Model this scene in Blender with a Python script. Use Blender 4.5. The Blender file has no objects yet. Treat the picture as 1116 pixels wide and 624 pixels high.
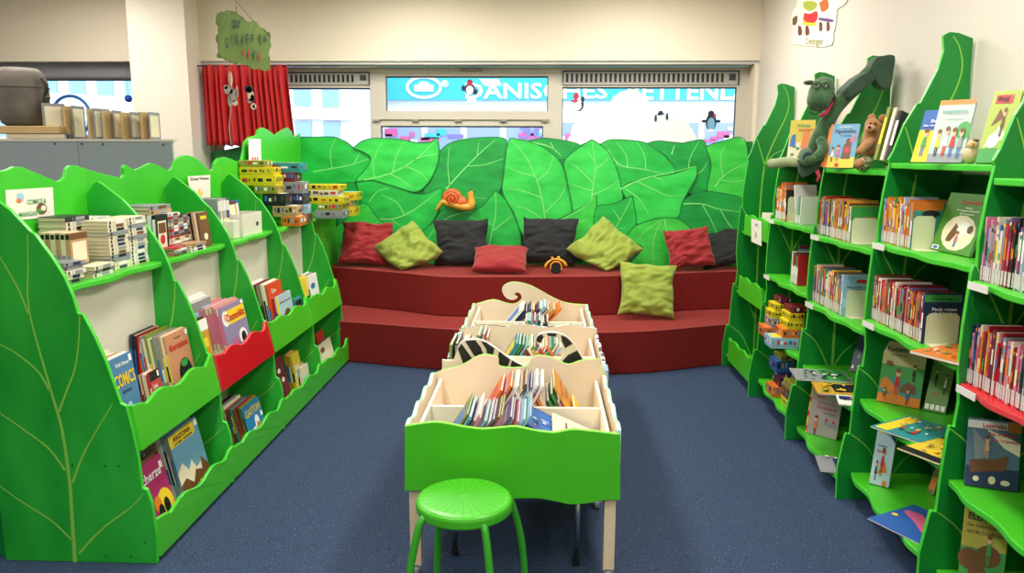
import bpy, bmesh, math, random
from mathutils import Vector, Matrix, noise
R = math.radians
C = bpy.context.scene.collection
rnd = random.Random(7)

# ------------------------------------------------------------------ camera
F, PIT, YAW, ROL, CZ = 842.0, R(9.55), R(2.18), R(0.2), 1.57
_w = Vector((-math.sin(YAW)*math.cos(PIT), math.cos(YAW)*math.cos(PIT), -math.sin(PIT)))
_r0 = Vector((math.cos(YAW), math.sin(YAW), 0)); _u0 = _r0.cross(_w)
_r = math.cos(ROL)*_r0 + math.sin(ROL)*_u0
_u = -math.sin(ROL)*_r0 + math.cos(ROL)*_u0
def at(px, py, ax, v):
    """point seen at pixel (px, py) of the 1116x624 frame, on the plane ax = v"""
    d = _r*((px-558)/F) - _u*((py-312)/F) + _w
    o = Vector((0, 0, CZ)); i = 'xyz'.index(ax)
    return o + d*((v-o[i])/d[i])
cam = bpy.data.cameras.new('camera'); cam.sensor_width = 36; cam.lens = F/1116*36; cam.clip_end = 200
co = bpy.data.objects.new('camera', cam); C.objects.link(co)
m = Matrix((_r, _u, -_w)).transposed().to_4x4(); m.translation = Vector((0, 0, CZ)); co.matrix_world = m
bpy.context.scene.camera = co

# --------------------------------------------------------------- materials
def lin(h):
    h = h.lstrip('#'); c = [int(h[i:i+2], 16)/255 for i in (0, 2, 4)]
    return tuple(x/12.92 if x <= .04045 else ((x+.055)/1.055)**2.4 for x in c)
MATS = {}
def mat(name, hx, rough=.5, var=0.0, scale=8, stretch=(1, 1, 1), spec=.5, bump=0, bscale=60, metal=0, emit=0, hx2=None, sheen=0):
    if name in MATS: return MATS[name]
    M = bpy.data.materials.new(name); M.use_nodes = True; nt = M.node_tree; N = nt.nodes; L = nt.links
    b = N['Principled BSDF']; c = lin(hx)
    b.inputs['Roughness'].default_value = rough; b.inputs['Metallic'].default_value = metal
    b.inputs['Specular IOR Level'].default_value = spec
    if sheen: b.inputs['Sheen Weight'].default_value = sheen
    b.inputs['Base Color'].default_value = (*c, 1)
    M.diffuse_color = (*c, 1)
    if var or hx2 or bump:
        tc = N.new('ShaderNodeTexCoord'); mp = N.new('ShaderNodeMapping'); L.new(tc.outputs['Object'], mp.inputs[0])
        mp.inputs['Scale'].default_value = stretch
    if var or hx2:
        n = N.new('ShaderNodeTexNoise'); n.inputs['Scale'].default_value = scale; n.inputs['Detail'].default_value = 4
        L.new(mp.outputs[0], n.inputs['Vector'])
        r = N.new('ShaderNodeValToRGB'); r.color_ramp.elements[0].position = .32; r.color_ramp.elements[1].position = .68
        a = c; d = lin(hx2) if hx2 else c
        if not hx2: a = tuple(x*(1-var) for x in c); d = tuple(min(1, x*(1+var)) for x in c)
        r.color_ramp.elements[0].color = (*a, 1); r.color_ramp.elements[1].color = (*d, 1)
        L.new(n.outputs['Fac'], r.inputs[0]); L.new(r.outputs[0], b.inputs['Base Color'])
    if bump:
        n2 = N.new('ShaderNodeTexNoise'); n2.inputs['Scale'].default_value = bscale; n2.inputs['Detail'].default_value = 5
        L.new(mp.outputs[0], n2.inputs['Vector'])
        bp_ = N.new('ShaderNodeBump'); bp_.inputs['Strength'].default_value = bump; bp_.inputs['Distance'].default_value = .01
        L.new(n2.outputs['Fac'], bp_.inputs['Height']); L.new(bp_.outputs[0], b.inputs['Normal'])
    if emit:
        b.inputs['Emission Color'].default_value = (*c, 1); b.inputs['Emission Strength'].default_value = emit
    MATS[name] = M; return M
STR = (1, 6, 1)
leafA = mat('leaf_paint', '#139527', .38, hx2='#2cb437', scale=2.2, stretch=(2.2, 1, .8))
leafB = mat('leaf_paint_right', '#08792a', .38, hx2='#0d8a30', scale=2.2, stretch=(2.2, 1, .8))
vein = mat('vein_paint', '#84c84a', .45)
lime = mat('lime_paint', '#3eb31d', .38, hx2='#49be25', scale=3)
lime_e = mat('lime_edge', '#45c632', .32)
boardg = mat('back_board_green', '#36b822', .4, hx2='#43c42c', scale=2)
dgreen = mat('dark_green_board', '#0a6c22', .5)
redp = mat('red_paint', '#c4121d', .32)
whitep = mat('white_board', '#dcd6c6', .5)
paper = mat('paper', '#e9e4d6', .7)
pages = mat('page_edges', '#cfc3a2', .8, var=.12, scale=120, stretch=(6, 1, .3))
pagew = mat('page_edges_white', '#e4dfd2', .8, var=.08, scale=120, stretch=(6, 1, .3))
stick = mat('spine_sticker', '#cfc6c4', .6, var=.12, scale=90)
black = mat('black', '#15161a', .5)
dark = mat('dark_grey', '#33363a', .5)
chrome = mat('chrome', '#b8bcc2', .22, metal=1)
wood = mat('pale_wood', '#e6d1ad', .5, hx2='#ecdabb', scale=3, stretch=(1, 1, 6))
woodin = mat('pale_wood_board', '#ead8bb', .55, hx2='#eedfc6', scale=3, stretch=(1, 5, 1))
cream = mat('bookend_cream', '#d9dbb8', .45)
WHITE = mat('white', '#f2f2ee', .5)

# ----------------------------------------------------------- mesh builder
class MB:
    def __init__(s): s.v = []; s.f = []; s.m = []; s.ms = []
    def mi(s, m):
        if m not in s.ms: s.ms.append(m)
        return s.ms.index(m)
    def add(s, vs, fs, m, M=None):
        k = len(s.v); i = s.mi(m)
        s.v += [(M @ Vector(p)) if M else Vector(p) for p in vs]
        for f in fs: s.f.append([k+j for j in f]); s.m.append(i)
        return s
    def box(s, lo, hi, m, M=None):
        x0, y0, z0 = lo; x1, y1, z1 = hi
        vs = [(x0,y0,z0),(x1,y0,z0),(x1,y1,z0),(x0,y1,z0),(x0,y0,z1),(x1,y0,z1),(x1,y1,z1),(x0,y1,z1)]
        return s.add(vs, [(0,3,2,1),(4,5,6,7),(0,1,5,4),(1,2,6,5),(2,3,7,6),(3,0,4,7)], m, M)
    def prism(s, pts, off, m, me=None, M=None):
        """polygon of 3-D points extruded by vector off; me = material of the rim"""
        n = len(pts); off = Vector(off); a = [Vector(p) for p in pts]; b = [p+off for p in a]
        s.add(a+b, [list(range(n)), list(range(2*n-1, n-1, -1))], m, M)
        k = len(s.v)-2*n; i = s.mi(me or m)
        for j in range(n):
            s.f.append([k+j, k+n+j, k+n+(j+1) % n, k+(j+1) % n]); s.m.append(i)
        return s
    def tube(s, pts, r, m, n=8, cap=True, M=None):
        pts = [Vector(p) for p in pts]; rs = r if isinstance(r, (list, tuple)) else [r]*len(pts)
        vs = []; fs = []; pu = None
        for i, p in enumerate(pts):
            d = (pts[min(i+1, len(pts)-1)]-pts[max(i-1, 0)])
            if d.length < 1e-9: d = Vector((0, 0, 1))
            d.normalize()
            if pu is None:
                pu = d.orthogonal().normalized()
            else:
                pu = (pu - d*pu.dot(d)); pu = pu.normalized() if pu.length > 1e-6 else d.orthogonal().normalized()
            w = d.cross(pu)
            for k in range(n):
                a = 2*math.pi*k/n; vs.append(p+(pu*math.cos(a)+w*math.sin(a))*rs[i])
        for i in range(len(pts)-1):
            for k in range(n): fs.append((i*n+k, i*n+(k+1) % n, (i+1)*n+(k+1) % n, (i+1)*n+k))
        if cap: fs.append(list(range(n-1, -1, -1))); fs.append(list(range((len(pts)-1)*n, len(pts)*n)))
        return s.add(vs, fs, m, M)
    def lathe(s, prof, c, m, n=32, axis='z', M=None):
        vs = []; fs = []
        for (r, h) in prof:
            for k in range(n):
                a = 2*math.pi*k/n; x, y = r*math.cos(a), r*math.sin(a)
                p = {'z': (x, y, h), 'y': (x, h, y), 'x': (h, x, y)}[axis]
                vs.append(Vector(c)+Vector(p))
        for i in range(len(prof)-1):
            for k in range(n): fs.append((i*n+k, i*n+(k+1) % n, (i+1)*n+(k+1) % n, (i+1)*n+k))
        fs.append(list(range(n-1, -1, -1))); fs.append(list(range((len(prof)-1)*n, len(prof)*n)))
        return s.add(vs, fs, m, M)
    def ball(s, c, r, m, n=12, M=None):
        r = Vector(r) if isinstance(r, (tuple, list, Vector)) else Vector((r, r, r)); c = Vector(c)
        vs = []; fs = []
        for i in range(n+1):
            t = math.pi*i/n
            for k in range(2*n):
                a = math.pi*k/n; vs.append(c+Vector((r.x*math.sin(t)*math.cos(a), r.y*math.sin(t)*math.sin(a), r.z*math.cos(t))))
        for i in range(n):
            for k in range(2*n): fs.append((i*2*n+k, (i+1)*2*n+k, (i+1)*2*n+(k+1) % (2*n), i*2*n+(k+1) % (2*n)))
        return s.add(vs, fs, m, M)
    def strip(s, pts, w0, w1, nrm, m, M=None, lift=0):
        """flat ribbon along pts, tapering from width w0 to w1, lying on a face with normal nrm"""
        pts = smooth([Vector(p) for p in pts], 3); nrm = Vector(nrm).normalized(); vs = []; fs = []; n = len(pts)
        for i, p in enumerate(pts):
            d = (pts[min(i+1, n-1)]-pts[max(i-1, 0)]).normalized(); sd = d.cross(nrm).normalized(); w = w0+(w1-w0)*i/(n-1)
            vs += [p+sd*w/2+nrm*lift, p-sd*w/2+nrm*lift]
        for i in range(n-1): fs.append((2*i, 2*i+2, 2*i+3, 2*i+1))
        return s.add(vs, fs, m, M)
    def build(s, name, parent=None, bevel=0, sm=False, local=False, mods=(), seg=2, weld=False):
        me = bpy.data.meshes.new(name)
        vs = s.v
        if parent is not None and not local:
            inv = ROOTM.get(parent.name, Matrix()).inverted(); vs = [inv @ p for p in vs]
        me.from_pydata([tuple(p) for p in vs], [], s.f)
        for mm in s.ms: me.materials.append(mm)
        me.polygons.foreach_set('material_index', s.m)
        b = bmesh.new(); b.from_mesh(me)
        if weld: bmesh.ops.remove_doubles(b, verts=b.verts, dist=1e-5)
        bmesh.ops.recalc_face_normals(b, faces=b.faces)
        b.to_mesh(me); b.free()
        if sm: me.polygons.foreach_set('use_smooth', [True]*len(me.polygons))
        o = bpy.data.objects.new(name, me); C.objects.link(o)
        if parent is not None: o.parent = parent; ROOTM[o.name] = ROOTM.get(parent.name, Matrix())
        if bevel:
            q = o.modifiers.new('bevel', 'BEVEL'); q.width = bevel; q.segments = seg; q.limit_method = 'ANGLE'; q.angle_limit = R(50)
            q.harden_normals = False
        if sm == 'sub': q = o.modifiers.new('sub', 'SUBSURF'); q.levels = q.render_levels = 1
        return o
def smooth(p, k=3):
    """Catmull-Rom through the points p"""
    if len(p) < 3: return p
    out = []
    for i in range(len(p)-1):
        a, b, c, d = p[max(i-1, 0)], p[i], p[i+1], p[min(i+2, len(p)-1)]
        for j in range(k):
            t = j/k
            out.append(.5*((2*b)+(c-a)*t+(2*a-5*b+4*c-d)*t*t+(3*b-a-3*c+d)*t**3))
    out.append(p[-1]); return out
def smooth2(p, k=3): return [(q.x, q.y) for q in smooth([Vector((a[0], a[1], 0)) for a in p], k)]
ROOTM = {}
def tag(o, label, cat, group=None, kind=None):
    if label: o['label'] = label
    if cat: o['category'] = cat
    if group: o['group'] = group
    if kind: o['kind'] = kind
    return o
def empty(name, loc=(0, 0, 0), label=None, cat=None, group=None, M=None):
    o = bpy.data.objects.new(name, None); C.objects.link(o); o.empty_display_size = .1
    M = M or Matrix.Translation(loc); o.matrix_world = M; ROOTM[o.name] = M.copy()
    return tag(o, label, cat, group)
def place(o, M): o.matrix_world = M; ROOTM[o.name] = M.copy(); return o
def structure(o): o['kind'] = 'structure'; return o
# text -> mesh data, no operators
_tc = {}
def text_data(t):
    if t in _tc: return _tc[t]
    cu = bpy.data.curves.new('t', 'FONT'); cu.body = t; cu.size = 1; cu.align_x = 'CENTER'; cu.align_y = 'CENTER'; cu.resolution_u = 2; cu.offset = .02
    o = bpy.data.objects.new('t', cu); C.objects.link(o); dg = bpy.context.evaluated_depsgraph_get(); dg.update()
    me = bpy.data.meshes.new_from_object(o.evaluated_get(dg))
    vs = [v.co.copy() for v in me.vertices]; fs = [list(p.vertices) for p in me.polygons]
    bpy.data.objects.remove(o); bpy.data.curves.remove(cu); bpy.data.meshes.remove(me)
    xs = [v.x for v in vs]; ys = [v.y for v in vs]; w = max(xs)-min(xs); h = max(ys)-min(ys)
    cx, cy = (max(xs)+min(xs))/2, (max(ys)+min(ys))/2
    vs = [((v.x-cx)/w, (v.y-cy)/h) for v in vs]
    _tc[t] = (vs, fs, w/h); return _tc[t]
def add_text(mb, t, c, ux, uy, w, h, m, bend=0):
    """text centred at c, spanning w along unit ux and h along unit uy"""
    vs, fs, _ = text_data(t); c = Vector(c); ux = Vector(ux); uy = Vector(uy)
    mb.add([c+ux*(x*w)+uy*(y*h+bend*h*(1-4*x*x)) for x, y in vs], fs, m)

# ---------------------------------------------------------------- the room
floor_m = mat('blue_speckled_carpet', '#34496b', .8, spec=.25)
def floor_nodes():
    nt = floor_m.node_tree; N = nt.nodes; L = nt.links; b = N['Principled BSDF']
    tc = N.new('ShaderNodeTexCoord')
    n0 = N.new('ShaderNodeTexNoise'); n0.inputs['Scale'].default_value = 180; n0.inputs['Detail'].default_value = 3
    r0 = N.new('ShaderNodeValToRGB'); r0.color_ramp.elements[0].position = .35; r0.color_ramp.elements[1].position = .65
    r0.color_ramp.elements[0].color = (*lin('#222f47'), 1); r0.color_ramp.elements[1].color = (*lin('#3d4f6e'), 1)
    L.new(tc.outputs['Object'], n0.inputs['Vector']); L.new(n0.outputs['Fac'], r0.inputs[0])
    v = N.new('ShaderNodeTexVoronoi'); v.inputs['Scale'].default_value = 55; v.inputs['Randomness'].default_value = 1
    L.new(tc.outputs['Object'], v.inputs['Vector'])
    lt = N.new('ShaderNodeMath'); lt.operation = 'LESS_THAN'; lt.inputs[1].default_value = .13; L.new(v.outputs['Distance'], lt.inputs[0])
    mx = N.new('ShaderNodeMix'); mx.data_type = 'RGBA'; L.new(lt.outputs[0], mx.inputs[0]); L.new(r0.outputs[0], mx.inputs[6])
    mx.inputs[7].default_value = (*lin('#6f7a90'), 1)
    v2 = N.new('ShaderNodeTexVoronoi'); v2.inputs['Scale'].default_value = 43
    L.new(tc.outputs['Object'], v2.inputs['Vector'])
    l2 = N.new('ShaderNodeMath'); l2.operation = 'LESS_THAN'; l2.inputs[1].default_value = .15; L.new(v2.outputs['Distance'], l2.inputs[0])
    m2 = N.new('ShaderNodeMix'); m2.data_type = 'RGBA'; L.new(l2.outputs[0], m2.inputs[0]); L.new(mx.outputs[2], m2.inputs[6])
    m2.inputs[7].default_value = (*lin('#141b2c'), 1)
    L.new(m2.outputs[2], b.inputs['Base Color'])
floor_nodes()
wallw = mat('cream_wall', '#e9ddc8', .75, bump=.03, bscale=180)
wallr = mat('white_wall', '#d9d0c6', .75, bump=.04, bscale=180)
def slab(name, lo, hi, m):
    return structure(MB().box(lo, hi, m).build(name))
slab('floor', (-6.5, -3, -.1), (1.82, 7.2, 0), floor_m)
slab('ceiling', (-6.5, -3, 3.0), (1.82, 7.2, 3.1), mat('ceiling_white', '#e4e0d6', .8))
slab('wall_right', (1.82, -3, -.1), (1.95, 7.2, 3.1), wallr)
slab('wall_left', (-6.6, -3, -.1), (-6.5, 7.2, 3.1), wallw)
slab('wall_front', (-6.6, -3.1, -.1), (1.95, -3, 3.1), wallw)
slab('wall_back', (-6.5, 7.0, 0), (1.82, 7.2, 1.3), wallw)
slab('wall_lintel', (-6.5, 6.8, 2.372), (1.82, 7.2, 3.0), wallw)
slab('wall_pillar', (-3.452, 6.55, 0), (-2.965, 7.2, 3.0), mat('pillar_paint', '#f0e6d8', .7))
slab('trim_1', (-2.965, 6.82, 2.345), (1.82, 6.99, 2.371), mat('lintel_trim', '#c2c3bd', .5))
slab('trim_2', (1.785, 6.8, 1.3), (1.819, 7.0, 2.345), wallw)
framem = mat('window_frame_paint', '#cdc4b6', .45)
glass = bpy.data.materials.new('window_glass'); glass.use_nodes = True
def gl():
    nt = glass.node_tree; N = nt.nodes; L = nt.links; N.clear()
    o = N.new('ShaderNodeOutputMaterial'); t = N.new('ShaderNodeBsdfTransparent'); g = N.new('ShaderNodeBsdfGlossy'); g.inputs['Roughness'].default_value = .02
    f = N.new('ShaderNodeFresnel'); f.inputs[0].default_value = 1.45; mx = N.new('ShaderNodeMixShader')
    L.new(f.outputs[0], mx.inputs[0]); L.new(t.outputs[0], mx.inputs[1]); L.new(g.outputs[0], mx.inputs[2]); L.new(mx.outputs[0], o.inputs[0])
gl()
def window(name, x0, x1, z0, z1, panes, grilles=(), extra=None):
    r = structure(empty(name, (x0, 7.0, z0)))
    xs = sorted({x0, x1, *[p[0] for p in panes], *[p[1] for p in panes]})
    fr = MB(); holes = list(panes)
    # frame as cells round the holes
    zs = sorted({z0, z1, *[p[2] for p in panes], *[p[3] for p in panes]})
    for i in range(len(xs)-1):
        for j in range(len(zs)-1):
            cx, cz = (xs[i]+xs[i+1])/2, (zs[j]+zs[j+1])/2
            if any(h[0] < cx < h[1] and h[2] < cz < h[3] for h in holes): continue
            fr.box((xs[i], 7.0, zs[j]), (xs[i+1], 7.07, zs[j+1]), framem)
    fr.build('window_frame', r)
    for (a, b, c, d) in panes:
        g = MB().box((a, 7.035, c), (b, 7.039, d), glass); g.build('glass_pane', r)
        e = MB(); t = .012
        blue = mat('gasket', '#2f4a66', .5)
        e.box((a, 7.02, c), (a+t*.6, 7.03, d), blue); e.box((b-t*.6, 7.02, c), (b, 7.03, d), blue); e.box((a, 7.02, d-t), (b, 7.03, d), blue)
        e.build('gasket', r)
    for (a, b, c, d) in grilles:
        g = MB().box((a, 6.985, c), (b, 6.999, d), mat('grille_grey', '#a9a8a2', .45))
        g.box((a, 6.975, d-.008), (b, 6.99, d), black); g.box((b-.008, 6.975, c), (b, 6.99, d), black); g.box((a, 6.975, c+.02), (a+.008, 6.99, d), black)
        n = int((b-a-.14)/.042)
        for i in range(n):
            x = a+.03+i*.042; g.box((x, 6.98, c+.022), (x+.021, 6.984, d-.024), black)
        g.box((b-.085, 6.979, c+.038), (b-.03, 6.984, d-.026), dark)
        g.build('vent_grille', r)
    return r
w2 = window('window_2', -2.965, 1.785, 1.3, 2.345,
    [(-2.9, -1.532, 1.34, 2.165), (-1.394, .045, 1.966, 2.265), (-1.446, .005, 1.34, 1.836), (.171, 1.69, 1.34, 2.172)],
    [(-2.9, -1.532, 2.19, 2.30), (.171, 1.70, 2.19, 2.31)])
hw = MB()
for x in (-1.48, -1.13, -.75, -.35, .02): hw.box((x-.03, 6.975, 1.872), (x+.03, 6.998, 1.888), mat('hinge_grey', '#8e8a80', .4))
hw.box((-1.46, 6.985, 1.888), (.06, 6.999, 1.893), mat('hinge_grey', '#8e8a80'))
hw.build('hinge', w2)
MB().box((-.73, 6.97, 2.305), (-.53, 6.99, 2.325), mat('hinge_grey', '#8e8a80')).build('window_latch', w2)
w1 = window('window_1', -6.5, -3.452, 1.3, 2.372, [(-4.62, -3.52, 1.34, 2.24), (-6.4, -4.7, 1.34, 2.24)])
MB().box((-6.5, 6.9, 2.25), (-3.452, 6.999, 2.371), mat('blind_box', '#85868c', .5)).build('blind_box', w1)
baseb = mat('baseboard', '#7d7a72', .5)
slab('baseboard_right', (1.80, -3, 0), (1.819, 1.85, .08), baseb)

# --------------------------------------------------- the street outside
W_ = bpy.data.worlds.new('world'); bpy.context.scene.world = W_; W_.use_nodes = True
wn = W_.node_tree; bg = wn.nodes['Background']
bg.inputs['Color'].default_value = (.80, .90, 1.0, 1); bg.inputs['Strength'].default_value = 2.6
structure(MB().box((-30, 7.6, -.3), (25, 30, -.1), mat('pavement', '#a9acb0', .9)).build('ground_outside'))
YB = 20.0
shop = empty('shop_building', (0, YB, -.1), 'white shop building across the street with turquoise sign band and lettering', 'building')
fw = mat('facade_white', '#e8ecf2', .8)
b1 = MB().box((-6.2, YB, -.1), (12, YB+4, 6.0), fw); b1.build('facade_wall', shop)
cy = mat('turquoise_sign', '#35b7cf', .6)
p0 = at(405, 84, 'y', YB-.12); p1 = at(812, 109, 'y', YB-.12)
MB().box((p0.x, YB-.12, p1.z), (p1.x+1, YB-.005, p0.z+.35), cy).build('sign_band', shop)
tx = MB(); zc = at(560, 97, 'y', YB-.13).z
xa, xb = at(507, 97, 'y', YB-.13).x, at(662, 97, 'y', YB-.13).x
add_text(tx, 'DÄNISCHES', ((xa+xb)/2, YB-.14, zc), (1, 0, 0), (0, 0, 1), xb-xa, .47, WHITE)
xa, xb = at(684, 97, 'y', YB-.13).x, at(872, 97, 'y', YB-.13).x
add_text(tx, 'BETTENLAGER', ((xa+xb)/2, YB-.14, zc-.05), (1, 0, 0), (0, 0, 1), xb-xa, .42, WHITE)
q = at(485, 91, 'y', YB-.13); add_text(tx, '®', (q.x, YB-.14, q.z), (1, 0, 0), (0, 0, 1), .18, .18, WHITE)
lc = at(462, 95, 'y', YB-.13)
ring = []
for k in range(24):
    a = 2*math.pi*k/24; ring.append(lc+Vector((.42*math.cos(a), 0, .25*math.sin(a))))
tx.strip(ring+[ring[0]], .07, .07, (0, -1, 0), WHITE, lift=.01)
tx.box((lc.x-.24, YB-.14, lc.z-.1), (lc.x+.24, YB-.13, lc.z+.06), WHITE); tx.ball((lc.x, YB-.13, lc.z+.07), (.14, .01, .07), WHITE, 6)
tx.build('sign_lettering', shop)
sw = MB(); shopw = mat('shop_window', '#8fa6cf', .3); mag = mat('poster_magenta', '#d05a96', .6)
for x in range(-6, 12):
    sw.box((x+.08, YB-.03, .3), (x+.92, YB-.002, 2.42), shopw)
sw.build('shop_window', shop)
pm = MB()
for k in range(60):
    x = rnd.uniform(-5.5, 9); z = rnd.uniform(1.75, 2.3)
    pm.box((x, YB-.06, z), (x+rnd.uniform(.1, .5), YB-.035, z+rnd.uniform(.04, .2)), rnd.choice([mag, fw, cy, mat('poster_violet', '#7c6fb5', .6)]))
add_text(pm, '30', (at(581, 141, 'y', YB-.1).x, YB-.07, at(581, 144, 'y', YB-.1).z), (1, 0, 0), (0, 0, 1), .7, .3, mat('poster_violet', '#7c6fb5'))
pm.build('shop_poster', shop)
off = empty('office_building', (-12, 17, -.1), 'pale glazed office building with white bands seen through left window panes', 'building')
ob = MB().box((-22, 17, -.1), (-4.1, 19.5, 8), fw); ob.build('facade_wall', off)
gwin = mat('office_glass', '#8fb4dc', .25)
for (z0, z1) in ((2.62, 3.7), (1.98, 2.3)):
    for k in range(28):
        x = -21.5+k*.62
        MB().box((x, 16.95, z0), (x+.36, 16.998, z1), gwin).build('window', off)
MB().prism([(-22, 16.9, 2.9), (-4.1, 16.9, 2.32), (-4.1, 16.9, 2.55), (-22, 16.9, 3.5)], (0, .08, 0), WHITE).build('white_band', off)
# ------------------------------------------------------- leaf mural board
YL = 6.74
mural = empty('leaf_mural_board', (-.13, YL, .62), 'long green board cut and painted as overlapping leaves behind the stepped red bench', 'wall panel')
TOP = [(341,149),(350,148.6),(365,149),(377,154),(385,160.5),(393,154),(400,151.5),(411,150),(437,151.5),(455,155),(470,154),(475.4,149.7),(478,156),(479,164),(491,155),(500,152.5),(514,150),(530,150),(548,149.7),(552,160),(556,150.3),(565,151.5),(575,153),(591,149.7),(605,151),(623,154),(632,158),(639,155),(645,151.5),(654,156.7),(667,151.5),(700,154),(708,156.5),(718,152.8),(744,155.4),(764,151.5),(769.5,159),(785,154),(813,154)]
bm_ = MB()
pts = [at(x, y, 'y', YL) for x, y in TOP]; pts[0].x = -2.12
pts = [Vector((-2.12, YL, .62))]+pts+[Vector((1.785, YL, pts[-1].z)), Vector((1.785, YL, .62))]
mg = mat('mural_dark_green', '#0d7a34', .45, hx2='#109040', scale=4)
bm_.prism(pts, (0, .035, 0), mg, mat('mural_edge', '#0c5f2a', .5))
bm_.build('board', mural)
b2_ = MB(); b2_.prism(smooth([Vector((-2.94, 6.86, 1.60)), Vector((-2.8, 6.86, 1.62)), Vector((-2.6, 6.86, 1.66)), Vector((-2.4, 6.86, 1.64)), Vector((-2.2, 6.86, 1.66)), Vector((-2.09, 6.86, 1.60))], 3)+[Vector((-2.09, 6.86, .62)), Vector((-2.94, 6.86, .62))], (0, .03, 0), mg, mat('mural_edge', '#0c5f2a', .5))
b2_.build('side_board', mural)
LG = [mat('mural_green_%s' % n, a, .42, hx2=b, scale=3.0, stretch=(1.5, 1, 3.5)) for n, a, b in
      (('mid', '#17a33c', '#26c24c'), ('bright', '#22b840', '#3bd456'), ('deep', '#108a3a', '#1aa844'), ('fresh', '#28b436', '#44d24e'))]
mo = mat('mural_outline', '#0d7230', .5); mv = mat('mural_vein', '#7fdc78', .5)
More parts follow.
